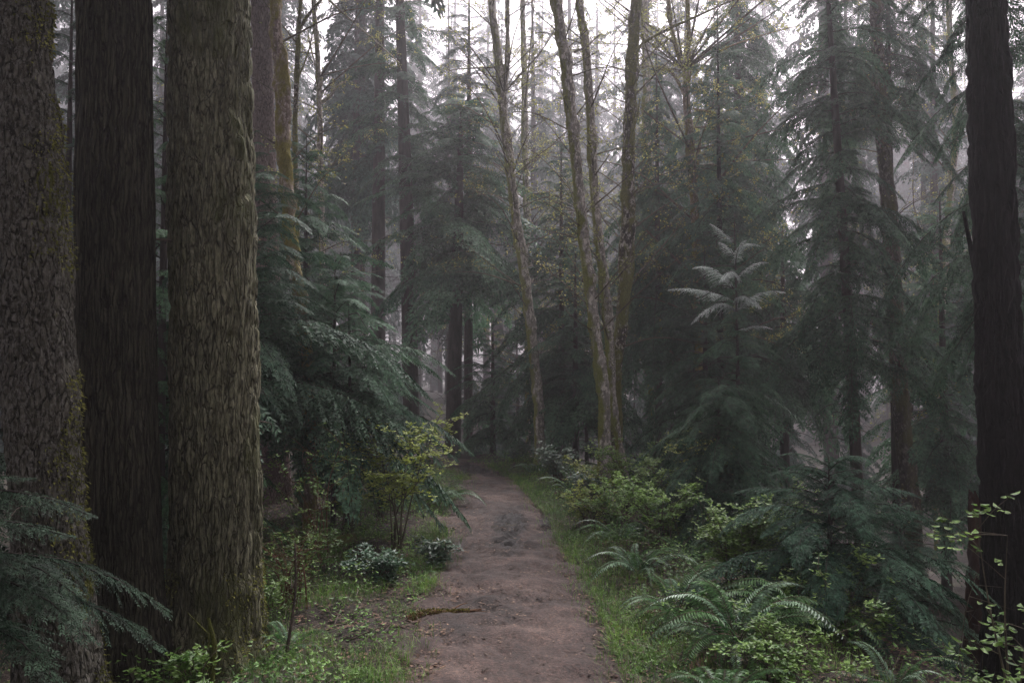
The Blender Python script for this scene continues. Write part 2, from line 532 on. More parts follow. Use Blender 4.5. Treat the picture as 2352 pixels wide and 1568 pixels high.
# ------------------------------------------------------------------ trunks
def bark_disp(kind, Pt, th, zz, rad, seed):
    ang = np.stack([np.cos(th)[None] * rad[:, None], np.sin(th)[None] * rad[:, None], zz[:, None] + th[None] * 0], -1)
    if kind == 'furrow':
        q = ang * np.array((26, 26, 5.5)) + 3 * fbm(ang * np.array((8, 8, 3.)), 2, seed)[..., None] * np.array((1, 1, .4))
        a = np.abs(vnoise(q, seed + 3) - .5) * 2
        b = np.abs(vnoise(q * 1.9, seed + 4) - .5) * 2
        return .021 * np.minimum(1, a * 2.2) + .009 * np.minimum(1, b * 2) - .022 + (fbm(ang * 2.5, 2, seed) - .5) * .03
    if kind == 'string':
        q = ang * np.array((60, 60, 3.5)) + 1.5 * vnoise(ang * np.array((10, 10, 4.)), seed)[..., None]
        a = np.abs(vnoise(q, seed + 3) - .5) * 2
        return .009 * np.minimum(1, a * 2) - .006 + (fbm(ang * 2, 2, seed) - .5) * .02
    if kind == 'scale':
        q = ang * np.array((38, 38, 17)) + 2 * fbm(ang * np.array((12, 12, 9.)), 2, seed)[..., None]
        a = np.abs(vnoise(q, seed + 3) - .5) * 2
        return .012 * np.minimum(1, a * 2) - .008 + (fbm(ang * 3.5, 3, seed) - .5) * .045
    if kind == 'moss':
        a = fbm(ang * np.array((9, 9, 4.5)), 3, seed)
        b = fbm(ang * np.array((40, 40, 25.)), 2, seed + 2)
        return (np.clip(a - .50, 0, 1) * .13 - .006 + (b - .5) * .016) * min(1.0, float(rad.max()) / .09)
    if kind == 'lump':
        a = fbm(ang * np.array((14, 14, 6.5)), 3, seed)
        b = fbm(ang * np.array((50, 50, 30.)), 2, seed + 2)
        return np.clip(a - .46, 0, 1) * .12 - .002 + (b - .5) * .018
    a = fbm(ang * np.array((20, 20, 6.)), 3, seed)
    return (a - .5) * .12 * rad[:, None]

def trunk_mb(pts, widths, sides, step, kind='plain', seed=1, flare=.5, mb=None, mi=0, cap=True):
    """pts run from the foot up"""
    mb = mb or MB()
    pts = np.asarray(pts, float)
    L = np.linalg.norm(np.diff(pts, axis=0), axis=1).sum()
    n = max(6, int(L / step))
    s = np.concatenate([[0], np.cumsum(np.linalg.norm(np.diff(pts, axis=0), axis=1))])
    P = spline(pts, 400)
    ss = np.concatenate([[0], np.cumsum(np.linalg.norm(np.diff(P, axis=0), axis=1))])
    q = np.linspace(0, ss[-1], n)
    P = np.stack([np.interp(q, ss, P[:, k]) for k in range(3)], 1)
    rad = np.interp(q / ss[-1], s / s[-1], np.asarray(widths) / 2)
    V, th, O = ring_tube(P, rad, sides)
    D = bark_disp(kind, P, th, P[:, 2], rad, seed)
    rr = random.Random(seed)
    ph = rr.random() * 6
    fl = np.exp(-q / .22)[:, None] * flare * rad[:, None] * (1 + .45 * np.cos(4 * th + ph)[None] + .3 * np.cos(7 * th + ph * 2)[None])
    V = V + O * (D + fl)[..., None]
    mb.add(V.reshape(-1, 3), grid_faces(n, sides), mi, True)
    return mb, P, rad

def dead_sticks(mb, P, rad, z0, z1, n, length, seed, mi=0, thick=.006, droop=.25):
    rr = random.Random(seed)
    for k in range(n):
        z = rr.uniform(z0, z1)
        i = int(np.argmin(np.abs(P[:, 2] - z)))
        az = rr.uniform(0, 2 * math.pi)
        L = length * rr.uniform(.35, 1)
        d = np.array((math.cos(az), math.sin(az), 0))
        p0 = P[i] + d * rad[i] * .7
        up = rr.uniform(-.1, .35)
        pts = [p0, p0 + d * L * .4 + np.array((0, 0, up * L * .4)), p0 + d * L * .75 + np.array((0, 0, (up - droop) * L * .7)) + np.array((rr.uniform(-.1, .1), rr.uniform(-.1, .1), 0)) * L,
               p0 + d * L + np.array((rr.uniform(-.15, .15) * L, rr.uniform(-.15, .15) * L, (up - 2 * droop) * L))]
        Q = tube(mb, pts, thick * L / length + .002, .0012, 4, 7, mi)
        for q in range(rr.randint(1, 5)):
            b = Q[rr.randint(2, 6)]
            e = b + np.array((rr.uniform(-.3, .3), rr.uniform(-.3, .3), rr.uniform(-.35, .05))) * L + d * L * .15
            tube(mb, [b, (b + e) / 2 + np.array((0, 0, .03 * L)), e], thick * .4, .001, 3, 4, mi)

# ------------------------------------------------------------------ conifer foliage
def leaf_quads(b, d, s, l, w, sag=.18):
    """diamond leaflets: base, direction, side vector, length, half width"""
    l = l[:, None]; w = w[:, None]
    dn = np.zeros_like(b); dn[:, 2] = -1
    m = b + d * l * .45
    return np.stack([b, m + s * w, b + d * l + dn * l * sag, m - s * w], 1)

def make_spray(seed, ntw, twl, ll, lw, sp, droop=.9):
    rg = np.random.default_rng(seed)
    xs = np.repeat(np.linspace(.06, .985, ntw), 2) + rg.normal(0, .006, ntw * 2)
    side = np.tile((1, -1), ntw)
    T = twl * np.clip(1.04 - xs, 0, 1) ** .75 * np.minimum(1, (xs + .12) / .3) * rg.uniform(.6, 1.15, len(xs))
    T = np.maximum(T, .04)
    ang = np.radians(rg.uniform(42, 66, len(xs)) - 18 * xs)
    D = np.stack([np.cos(ang), side * np.sin(ang), rg.uniform(-.22, .10, len(xs))], 1)
    base = np.stack([xs, xs * 0, xs * 0], 1)
    nj = int(T.max() / sp) + 1
    t = (np.arange(nj) + .3) * sp
    TT = np.repeat(t[None], len(xs), 0)
    mask = (TT < T[:, None])
    P = base[:, None] + D[:, None] * TT[..., None]
    P[..., 2] -= droop * TT ** 1.7
    P = P[mask]; Dd = np.repeat(D[:, None], nj, 1)[mask]; tt = TT[mask]; Tl = np.repeat(T[:, None], nj, 1)[mask]
    out = []
    for sgn in (1, -1):
        a = np.radians(rg.uniform(30, 58, len(P))) * sgn
        c, s_ = np.cos(a), np.sin(a)
        d = np.stack([Dd[:, 0] * c - Dd[:, 1] * s_, Dd[:, 0] * s_ + Dd[:, 1] * c, Dd[:, 2] - droop * tt * .9 + rg.uniform(-.35, .15, len(P))], 1)
        d /= np.linalg.norm(d, axis=1)[:, None]
        sv = np.stack([-d[:, 1], d[:, 0], rg.uniform(-.5, .5, len(P))], 1)
        L = ll * (1.15 - .55 * tt / Tl) * rg.uniform(.7, 1.25, len(P))
        out.append(leaf_quads(P, d, sv, L, lw * rg.uniform(.7, 1.2, len(P))))
    # twig tips and the leader
    Q = np.concatenate(out)
    return Q
SPR = {
    -1: [make_spray(30 + s, 44, .34, .019, .0030, .0092) for s in range(3)],
    0: [make_spray(s, 32, .36, .036, .0062, .0165) for s in range(4)],
    1: [make_spray(10 + s, 20, .38, .058, .0115, .029) for s in range(4)],
    2: [make_spray(20 + s, 11, .40, .105, .026, .058) for s in range(4)]}

def put_spray(mb, p0, p1, arch, lod, rg, mi=0, wmi=1, droop=.12, width=1.0, r0=.008, twist=0):
    p0 = np.asarray(p0, float); p1 = np.asarray(p1, float)
    ax = p1 - p0
    L = np.linalg.norm(ax)
    h = np.array((-ax[1], ax[0], 0)); h /= np.linalg.norm(h) + 1e-9
    up = np.cross(ax / L, h)
    c, s = math.cos(twist), math.sin(twist)
    h, up = h * c + up * s, up * c - h * s
    Q = SPR[lod][rg.integers(0, len(SPR[lod]))]
    x = Q[..., 0:1]
    sw = rg.uniform(-.10, .10)
    W_ = p0 + x * ax + Q[..., 1:2] * h * L * width + Q[..., 2:3] * up * L
    W_ = W_ + h * sw * L * (x * (x - 1)) * 2
    W_[..., 2] += (arch * 4 * x * (1 - x) * L - droop * (x ** 3) * L)[..., 0]
    mb.quads(W_, mi)
    t = np.linspace(0, 1, 6)[:, None]
    C = p0 + t * ax + h * sw * L * (t * (t - 1)) * 2
    C[:, 2] += (arch * 4 * t * (1 - t) * L - droop * t ** 3 * L)[:, 0]
    V, _, _ = ring_tube(C, np.linspace(r0, .0015, 6), 4)
    mb.add(V.reshape(-1, 3), grid_faces(6, 4), wmi, True)

def crown_mb(seed, z0, z1, R0, n, lod, tipR=.15, low=-.45, top=.35, arch=.10, shape=.8, droop=.14, centre=None, gap=.0, sector=None, thick=.010, width=1.0):
    """branches from height z0 to z1 round a stem; centre(z) gives its (x, y)"""
    rg = np.random.default_rng(seed)
    mb = MB()
    for k in range(n):
        f = (k + rg.random()) / n
        z = z0 + (z1 - z0) * f
        if rg.random() < gap:
            continue
        az = k * 2.399963 + rg.uniform(-.5, .5)
        if sector is not None:
            az = rg.uniform(*sector)
        Rr = (R0 * (1 - f) ** shape + tipR) * rg.uniform(.6, 1.18)
        cx, cy_ = (0, 0) if centre is None else centre(z)
        p0 = np.array((cx, cy_, z))
        rise = low + (top - low) * f + rg.uniform(-.14, .14)
        p1 = p0 + np.array((math.cos(az) * Rr, math.sin(az) * Rr, rise * Rr))
        put_spray(mb, p0, p1, arch * rg.uniform(.5, 1.6), lod, rg, 0, 1, droop, width, thick * (.4 + .6 * (1 - f)), rg.uniform(-.35, .35))
    return mb

# ---- the big near trunks
def big_trunk(name, label, cat, d, prof, top, bark, kind, seed, sides=150, step=.018, crown=True, foot_z=None, sticks=0):
    """prof: (y, left, right) of the visible bole from the foot up, in survey units; top: height above which it tapers"""
    pts, w = [], []
    for (y, a, b) in prof:
        pts.append(at((a + b) / 2, y, d)); w.append((b - a) * HFOV_K * d)
    f = foot(pts[0][0], d)
    f[2] = (foot_z if foot_z is not None else f[2]) - .08
    t = thing(name, label, cat, (f[0], f[1], f[2] + .08))
    org = np.array(t.location)
    pts = [f] + [p_ for p_ in pts if p_[2] > f[2] + .15]
    w = [w[0] * 1.02] + w[-(len(pts) - 1):]
    mb, P, rad = trunk_mb(np.array(pts) - org, w, sides, step, kind, seed, .5)
    mb.obj('trunk', bark, t)
    # the upper bole, above the picture
    last = np.array(pts[-1]) - org
    dirv = last - (np.array(pts[-2]) - org); dirv /= dirv[2]
    up = [last - dirv * .1, last + dirv * (top - last[2]) * .5, last + dirv * (top - last[2])]
    mb2, P2, rad2 = trunk_mb(up, [w[-1] * .98, w[-1] * .7, w[-1] * .15], 24, .2, 'plain', seed, 0)
    mb2.obj('upper_trunk', bark, t)
    if crown:
        cen = lambda z: tuple((last + dirv * (z - last[2]))[:2])
        c = crown_mb(seed + 50, 8.4, top, 3.3, 150, 1, centre=cen, low=.0)  # crown above the view, widened and thickened to shade the foreground
        c.obj('crown', [M['needle_far'], M['wood']], t)
    if sticks:
        mb = MB()
        dead_sticks(mb, P, rad, .8, 3.4, sticks, .5, seed)
        mb.obj('dead_branches', M['dead'], t)
    return t

big_trunk('conifer_tree', 'thick tapering conifer at far left edge, lichen-grey scaly bark with moss down its right side', 'conifer', 3.5,
          [(1568, 52, 226), (1250, 38, 196), (950, 18, 176), (650, 4, 158), (300, -8, 134), (0, -14, 108)], 15, M['bark_scaly'], 'scale', 11, sticks=4)
big_trunk('conifer_tree', 'dark straight conifer with finely stringy reddish bark, second big trunk from left', 'conifer', 4.1,
          [(1568, 186, 372), (1300, 184, 364), (900, 180, 356), (500, 181, 348), (0, 184, 343)], 17, M['bark_red'], 'string', 22, sticks=0)
big_trunk('conifer_tree', 'widest trunk, deeply furrowed olive-brown bark, third big conifer from left beside mossy verge', 'conifer', 4.4,
          [(1540, 384, 592), (1400, 394, 590), (1200, 396, 597), (1000, 398, 595), (500, 392, 583), (0, 390, 574)], 18, M['bark_fir'], 'furrow', 33, 190, .014, sticks=3)
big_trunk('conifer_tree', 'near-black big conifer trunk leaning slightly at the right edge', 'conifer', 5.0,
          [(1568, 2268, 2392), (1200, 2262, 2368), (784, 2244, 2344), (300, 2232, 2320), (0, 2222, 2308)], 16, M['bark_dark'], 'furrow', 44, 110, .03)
big_trunk('conifer_tree', 'smooth pale pinkish-grey conifer bole just right of the widest trunk', 'conifer', 11.0,
          [(1100, 600, 664), (784, 592, 652), (515, 584, 638), (250, 580, 630), (0, 577, 623)], 18, M['bark_pink'], 'plain', 55, 48, .08)

def foot_moss(t, prof_d, seed, n, zmax, side=None):
    me = [c for c in t.children if c.name.startswith('trunk')][0].data
    V = np.empty(len(me.vertices) * 3, np.float32); me.vertices.foreach_get('co', V); V = V.reshape(-1, 3)
    N = np.empty(len(me.vertices) * 3, np.float32); me.vertices.foreach_get('normal', N); N = N.reshape(-1, 3)
    rg = np.random.default_rng(seed)
    m = (V[:, 2] < zmax) & (fbm(V * np.array((4, 4, 2.2)), 3, seed) > .47)
    if side is not None: m &= (N @ np.array(side)) > .72
    ii = rg.choice(np.nonzero(m)[0], n)
    oo = N[ii]
    d = oo + rg.normal(0, .5, oo.shape) + np.array((0, 0, -.5)); d /= np.linalg.norm(d, axis=1)[:, None]
    s_ = np.cross(d, rg.normal(0, 1, oo.shape)); s_ /= np.linalg.norm(s_, axis=1)[:, None]
    mm = MB(); mm.quads(leaf_quads(V[ii] + rg.normal(0, .004, oo.shape), d, s_, rg.uniform(.008, .026, n), rg.uniform(.002, .006, n)))
    mm.obj('moss', M['tuft'], t)
bigs = [o for o in COL.objects if o.name.startswith('conifer_tree')]
foot_moss(bigs[0], 0, 5, 2600, 6, (.98, -.18, 0))
foot_moss(bigs[2], 0, 6, 2500, .55)
foot_moss(bigs[1], 0, 7, 1500, .4)

# ---- alders
def alder(name, label, stems, bark, seed, top, leafy=True, group=None, twigs=26, kind='moss', limbs=(), d0=None, coat=None, tw_len=1.3, z_tw=None):
    """stems: list of (distance, [(x, y, width), ...] from the foot up)"""
    d = stems[0][0]
    x0 = at(stems[0][1][0][0], stems[0][1][0][1], d)[0]
    f = foot(x0, d)
    t = thing(name, label, 'alder', f, group)
    org = np.array(t.location)
    rr = random.Random(seed)
    tw = MB(); lf = []
    for si, (dd, prof) in enumerate(stems):
        pts = [at(x, y, dd) for x, y, w in prof]
        w = [w * HFOV_K * dd * .88 for x, y, w in prof]
        if si == 0:
            f2 = foot(pts[0][0], dd); f2[2] -= .05
            pts = [f2] + [p_ for p_ in pts if p_[2] > f2[2] + .12]
            w = [w[0] * 1.05] + w[-(len(pts) - 1):]
        reach = pts[-1]; dirv = pts[-1] - pts[-2]; dirv = dirv / dirv[2]
        if reach[2] < top and prof[-1][1] <= 5:
            k = (top - reach[2])
            pts += [reach + dirv * k * .4 + np.array((.1, .1, 0)), reach + dirv * k * .7 + np.array((-.1, .2, 0)), reach + dirv * k]
            w += [w[-1] * .75, w[-1] * .5, w[-1] * .15]
        mb, P, rad = trunk_mb(np.array(pts) - org, w, 22, .035, kind, seed + si * 7, .25 if si == 0 else 0)
        mb.obj('trunk' if si == 0 else 'limb', bark, t)
        # shaggy moss tufts standing off the bark
        rgm = np.random.default_rng(seed + si)
        ii = rgm.integers(3, len(P) - 1, 2600)
        ii = ii[(P[ii, 2] < 8)]
        th_ = rgm.uniform(0, 6.283, len(ii))
        oo = np.stack([np.cos(th_), np.sin(th_), th_ * 0], 1)
        keep = fbm(np.concatenate([(P[ii] + oo * .1) * np.array((7, 7, 3.5))], 0), 2, seed) > .50
        ii, oo = ii[keep], oo[keep]
        bb = P[ii] + oo * (rad[ii] * 1.0)[:, None] + rgm.normal(0, .01, oo.shape) * np.array((0, 0, 1))
        dd_ = oo + np.stack([rgm.uniform(-.4, .4, len(ii)), rgm.uniform(-.4, .4, len(ii)), rgm.uniform(-1.6, .3, len(ii))], 1)
        dd_ /= np.linalg.norm(dd_, axis=1)[:, None]
        ss_ = np.stack([-oo[:, 1], oo[:, 0], rgm.uniform(-.4, .4, len(ii))], 1)
        mm = MB(); mm.quads(leaf_quads(bb, dd_, ss_, rgm.uniform(.012, .042, len(ii)), rgm.uniform(.004, .010, len(ii))))
        mm.obj('moss', M['tuft_gold'] if bark == M['alder_mossy'] else M['tuft'], t)
        # side twigs
        zt = z_tw if z_tw is not None else 1.8
        for k in range(twigs if si == 0 else twigs // 2):
            z = rr.uniform(zt, top * .95)
            if rr.random() < .45: z = rr.uniform(zt, min(top, 7))
            i = int(np.argmin(np.abs(P[:, 2] - z)))
            az = rr.uniform(0, 6.283); L = tw_len * rr.uniform(.3, 1)
            dv = np.array((math.cos(az), math.sin(az), rr.uniform(.1, 1.0)))
            a = P[i]; b = a + dv * L * .5 + np.array((0, 0, .05)); c = a + dv * L + np.array((rr.uniform(-.2, .2), rr.uniform(-.2, .2), rr.uniform(-.25, .15))) * L
            Q = tube(tw, [a, b, c], .008 * L + .002, .0015, 4, 8)
            for q in range(rr.randint(3, 7)):
                s0 = Q[rr.randint(2, 7)]
                e = s0 + np.array((rr.uniform(-.35, .35), rr.uniform(-.35, .35), rr.uniform(-.12, .3))) * L + dv * .12 * L
                Q2 = tube(tw, [s0, (s0 + e) / 2 + np.array((0, 0, .02)), e], .0028, .001, 3, 5)
                for u in range(3):
                    s1 = Q2[rr.randint(1, 4)]
                    e1 = s1 + np.array((rr.uniform(-.15, .15), rr.uniform(-.15, .15), rr.uniform(-.08, .14))) * L
                    tube(tw, [s1, e1], .0018, .0008, 3, 2)
                    lf += [s1 + (e1 - s1) * rr.random() for _ in range(3)]
    tw.obj('twigs', M['twig'], t)
    for (dd, pr, w0, w1) in limbs:
        m2 = MB()
        pts = [at(x, y, dd) - org for x, y in pr]
        Q = tube(m2, pts, w0 * HFOV_K * dd / 2, w1 * HFOV_K * dd / 2, 7, 30)
        for q in range(14):
            s0 = Q[rr.randint(8, 29)]
            e = s0 + np.array((rr.uniform(-.3, .3), rr.uniform(-.3, .3), rr.uniform(-.2, .3)))
            tube(m2, [s0, (s0 + e) / 2 + np.array((0, 0, .03)), e], .0035, .001, 3, 5)
            lf += [s0 + (e - s0) * rr.random() for _ in range(4)]
        m2.obj('limb', bark, t)
    if leafy and lf:
        b = np.array(lf); rg = np.random.default_rng(seed)
        rep = leafy if isinstance(leafy, int) and leafy > 1 else 1
        b = np.repeat(b, rep, 0) + rg.normal(0, .02, (len(b) * rep, 3))
        d_ = rg.normal(0, 1, b.shape); d_[:, 2] = np.abs(d_[:, 2]) * .4 - .3; d_ /= np.linalg.norm(d_, axis=1)[:, None]
        s_ = np.cross(d_, rg.normal(0, 1, b.shape)); s_ /= np.linalg.norm(s_, axis=1)[:, None]
        m3 = MB()
        m3.quads(leaf_quads(b, d_, s_, rg.uniform(.015, .038, len(b)), rg.uniform(.007, .013, len(b))))
        m3.obj('leaves', M['bud'], t)
    return t

alder('alder_tree', 'alder thickly lumped with golden moss, beside the pale pinkish conifer bole', [(8.0, [(712, 1110, 30), (712, 900, 32), (690, 700, 34), (668, 560, 33), (660, 430, 30), (650, 300, 33), (643, 150, 30), (632, 0, 27)])],
      M['alder_mossy'], 61, 10, twigs=10, kind='lump')
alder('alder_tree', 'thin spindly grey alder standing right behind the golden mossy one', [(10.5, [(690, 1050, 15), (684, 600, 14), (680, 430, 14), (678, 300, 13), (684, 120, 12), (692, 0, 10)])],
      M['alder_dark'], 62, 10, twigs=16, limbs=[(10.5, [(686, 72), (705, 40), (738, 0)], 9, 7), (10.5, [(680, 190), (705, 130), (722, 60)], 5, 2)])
alder('alder_tree', 'hazy pale alder with a whitish elbowed side branch, left of the background conifers', [(13.5, [(742, 1020, 16), (740, 600, 16), (738, 440, 16), (734, 240, 14), (727, 90, 13), (720, 0, 12)])],
      M['alder'], 63, 11, leafy=4, twigs=34, tw_len=2.2, limbs=[(13.5, [(736, 238), (760, 220), (772, 200), (795, 186)], 8, 3), (13.5, [(732, 170), (716, 120), (705, 60)], 5, 2), (13.5, [(755, 0), (790, 32), (840, 75), (880, 110), (918, 145)], 6, 2)])
alder('alder_tree', 'slender mossy alder leaning beside the far bend of the path', [(12.6, [(1240, 1078, 27), (1237, 930, 27), (1224, 800, 28), (1208, 660, 27), (1188, 520, 26), (1170, 380, 24), (1155, 250, 23), (1143, 120, 22), (1128, 0, 20)]),
      (12.6, [(1157, 215, 13), (1164, 150, 12), (1166, 80, 11), (1166, 0, 10)])], M['alder'], 64, 12, leafy=2, twigs=44, tw_len=1.8)
alder('alder_tree', 'alder with a bright green mossy foot, leftmost of the clump right of the path', [(9.5, [(1386, 1160, 37), (1388, 1000, 34), (1386, 890, 32), (1370, 780, 31), (1353, 650, 31), (1336, 500, 31), (1319, 330, 30), (1299, 150, 30), (1279, 0, 29)])],
      M['alder'], 65, 11, twigs=30, limbs=[(9.5, [(1318, 120), (1345, 108), (1380, 78)], 7, 3), (9.5, [(1340, 520), (1325, 480), (1303, 415)], 5, 2)])
alder('alder_tree', 'slim middle stem of the alder clump, weaving up behind the mossy-footed one', [(9.9, [(1440, 1115, 20), (1420, 1010, 21), (1405, 900, 24), (1398, 760, 26), (1384, 620, 25), (1366, 450, 24), (1358, 300, 24), (1346, 120, 23), (1330, 0, 21)])],
      M['alder'], 66, 11, twigs=34)
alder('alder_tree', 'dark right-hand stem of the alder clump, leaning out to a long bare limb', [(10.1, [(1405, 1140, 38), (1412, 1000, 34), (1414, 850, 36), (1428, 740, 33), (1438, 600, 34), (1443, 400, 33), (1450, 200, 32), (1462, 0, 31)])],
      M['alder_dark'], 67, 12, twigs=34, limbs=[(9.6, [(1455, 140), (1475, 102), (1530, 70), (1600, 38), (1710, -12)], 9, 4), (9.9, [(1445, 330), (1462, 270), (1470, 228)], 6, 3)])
alder('alder_tree', 'forked yellow-mossed alder with budding boughs, before the drooping hemlocks', [(12.0, [(1606, 900, 22), (1602, 640, 22), (1594, 460, 22), (1584, 320, 20), (1576, 200, 20), (1582, 90, 13), (1580, 0, 12)]),
      (12.0, [(1572, 160, 14), (1553, 110, 12), (1540, 50, 11), (1536, 0, 10)])], M['alder_mossy'], 68, 12, leafy=5, twigs=46, tw_len=2.6,
      limbs=[(12.0, [(1574, 220), (1545, 170), (1512, 158)], 9, 4), (12.0, [(1590, 215), (1640, 195), (1700, 200), (1760, 232)], 6, 2), (12.0, [(1590, 180), (1650, 120), (1740, 85), (1830, 60)], 6, 2),
             (12.0, [(1592, 250), (1640, 262), (1668, 300), (1690, 318)], 6, 2), (12, [(1600, 410), (1607, 340), (1612, 322)], 7, 4)])
alder('alder_tree', 'pale straight alder in the mist behind the clump', [(15, [(1500, 1000, 22), (1490, 600, 22), (1486, 350, 22), (1484, 150, 20), (1478, 0, 18)])], M['alder'], 69, 12, leafy=4, twigs=44, tw_len=2.4)
alder('alder_tree', 'tall faded alder standing in the mist just right of the leaning path-side one', [(17, [(1215, 1000, 18), (1212, 600, 18), (1206, 350, 17), (1204, 150, 16), (1200, 0, 14)])], M['alder'], 70, 13, leafy=5, twigs=50, tw_len=2.6)
alder('alder_tree', 'leafy alder glimpsed high between the right-hand conifers', [(16, [(2150, 1000, 18), (2170, 600, 17), (2195, 300, 16), (2182, 120, 15), (2180, 0, 14)])], M['alder'], 71, 12, leafy=3, twigs=50, tw_len=2.6)
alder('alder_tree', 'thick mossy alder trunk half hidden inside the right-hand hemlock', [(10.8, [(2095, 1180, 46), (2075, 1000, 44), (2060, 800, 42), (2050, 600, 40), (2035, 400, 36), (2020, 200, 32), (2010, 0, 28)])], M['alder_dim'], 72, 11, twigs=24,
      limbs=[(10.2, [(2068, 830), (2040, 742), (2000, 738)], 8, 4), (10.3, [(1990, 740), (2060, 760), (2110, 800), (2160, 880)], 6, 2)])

# ---- conifers with crowns
def conifer(name, label, x, d, wd, z0, z1, R0, n, lod, seed, lean=0, mat='needle', bark='bark_far', sticks=10, group=None, cat='conifer', x_top=None, **kw):
    """x: survey column of the foot; wd: bole width in survey units; crown z0..z1 above eye-level datum"""
    px = (x - 1176) * HFOV_K * d
    f = foot(px, d)
    t = thing(name, label, cat, f, group)
    base = f[2]
    zt = z1 - base
    lx = ((x_top - x) * HFOV_K * d) if x_top is not None else lean
    w = wd * HFOV_K * d
    pts = [(0, 0, -.1), (lx * .3, 0, zt * .35), (lx * .68, 0, zt * .7), (lx, 0, zt)]
    mb, P, rad = trunk_mb(pts, [w * 1.1, w * .92, w * .6, w * .08], 14, .15, 'plain', seed, .3)
    if sticks:
        dead_sticks(mb, P, rad, .5, min(zt * .6, 7), sticks, .25 * R0 + .35, seed)
    mb.obj('trunk', M[bark], t)
    cen = lambda z: (float(np.interp(z, P[:, 2], P[:, 0])), 0.0)
    c = crown_mb(seed, z0 - base, z1 - base, R0, n, lod, centre=cen, **kw)
    c.obj('crown', [M[mat], M['wood']], t)
    return t

# left understory
conifer('hemlock_sapling', 'young hemlock whose drooping boughs fan out beside the widest trunk', 566, 7.2, 14, 1.0, 3.75, 1.85, 75, 0, 101, sticks=14, cat='hemlock', shape=.95, low=-.35, gap=.1)
conifer('hemlock_sapling', 'young hemlock on a thin black stem above the salmonberry bush', 768, 8.0, 11, 1.15, 2.75, 1.35, 50, 0, 102, sticks=14, cat='hemlock', shape=.8, low=-.25, gap=.1)
conifer('hemlock_sapling', 'greyer hemlock rising behind the near-left pair', 700, 9.5, 16, 1.0, 4.4, 1.4, 90, 1, 103, cat='hemlock')
conifer('hemlock_sapling', 'hemlock squeezed between the second and third big trunks', 372, 6.2, 20, -.2, 4.6, .9, 90, 0, 104, cat='hemlock', mat='needle_fresh', low=-.6)
conifer('hemlock_sapling', 'dark hemlock seen between the two leftmost trunks', 150, 8.5, 20, 0, 6, 1.0, 60, 1, 105, cat='hemlock')
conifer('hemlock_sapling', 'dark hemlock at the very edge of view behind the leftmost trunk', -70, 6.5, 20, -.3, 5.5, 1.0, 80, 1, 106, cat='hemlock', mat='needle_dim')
# the arching boughs over the path
def bough_tree(name, label, x, d, zt, wd, boughs, seed, lod=0, mat='needle', sticks=8, cat='hemlock', width=1.0):
    px = (x - 1176) * HFOV_K * d
    f = foot(px, d)
    t = thing(name, label, cat, f)
    org = f
    w = wd * HFOV_K * d
    mb, P, rad = trunk_mb([(0, 0, -.1), (.02, 0, (zt - f[2]) * .5), (0, 0, zt - f[2])], [w * 1.1, w * .8, w * .15], 12, .08, 'plain', seed, .3)
    if sticks: dead_sticks(mb, P, rad, .3, zt - f[2], sticks, .6, seed)
    mb.obj('trunk', M['bark_far'], t)
    rg = np.random.default_rng(seed)
    for (y0, tx, ty, td, arch) in boughs:
        m2 = MB()
        p0 = at(x, y0, d) - org
        p1 = at(tx, ty, td) - org
        put_spray(m2, p0, p1, arch, lod, rg, 0, 1, .03, width, .009, 0)
        m2.obj('bough', [M[mat], M['wood']], t)
    return t
bough_tree('hemlock_sapling', 'small hemlock throwing one long arching bough out over the path bend', 800, 7.9, 2.3, 11,
           [(815, 1042, 850, 7.7, .16), (850, 985, 905, 7.5, .12), (930, 1085, 1030, 8.0, .12), (950, 1050, 1045, 7.8, .08), (900, 970, 985, 7.1, .08), (790, 900, 800, 8.2, .14), (780, 700, 830, 7.4, .12), (860, 680, 900, 7.2, .1)], 111, 0)
bough_tree('hemlock_sapling', 'spindly young hemlock with silvery frost-pale sprays, right of the alder clump', 1690, 8.6, 3.2, 11,
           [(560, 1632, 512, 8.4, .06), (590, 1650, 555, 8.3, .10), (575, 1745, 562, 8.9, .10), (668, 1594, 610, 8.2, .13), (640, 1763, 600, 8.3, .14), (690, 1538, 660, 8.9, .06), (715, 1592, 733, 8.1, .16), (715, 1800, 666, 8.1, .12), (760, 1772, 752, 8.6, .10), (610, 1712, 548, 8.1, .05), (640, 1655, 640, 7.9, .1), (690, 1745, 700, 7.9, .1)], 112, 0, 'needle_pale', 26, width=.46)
sil = [o for o in COL.objects if 'silvery frost' in o.get('label', '')][0]
crown_mb(777, .7, 3.25, .72, 70, 0, low=-.35, top=.1, gap=.1).obj('crown', [M['needle'], M['wood']], sil)
# mid distance
conifer('hemlock_sapling', 'low bushy hemlock with layered bright sprays behind the path bend', 1132, 15.2, 12, .2, 2.5, 1.05, 55, 0, 121, cat='hemlock', low=-.35, top=.2)
conifer('hemlock_tree', 'round-topped grey-green hemlock spreading above the path bend', 1040, 15.6, 34, 3.4, 7.0, 2.2, 75, 1, 122, cat='hemlock', shape=.5, low=-.5, sticks=18, gap=.1, x_top=1060)
conifer('hemlock_tree', 'tall hemlock with dark trunk leaning a little left of the misty gap', 948, 16.5, 36, 5.4, 13, 1.5, 80, 1, 123, cat='hemlock', x_top=900, sticks=30, gap=.25)
conifer('hemlock_tree', 'heavy-boled conifer dim behind the arching bough', 868, 18, 34, 5.8, 14, 1.5, 70, 1, 124, cat='conifer', mat='needle_far', sticks=26, gap=.25)
conifer('hemlock_tree', 'slate-dark conifer high above the left hemlocks', 815, 22, 24, 6.2, 14, 1.6, 75, 1, 125, cat='conifer', mat='needle_far', gap=.2)
conifer('hemlock_tree', 'slim conifer trunk just right of the misty gap', 1076, 17.5, 20, 5.0, 10.5, 1.4, 70, 1, 126, cat='conifer', mat='needle_far', gap=.1, sticks=24)
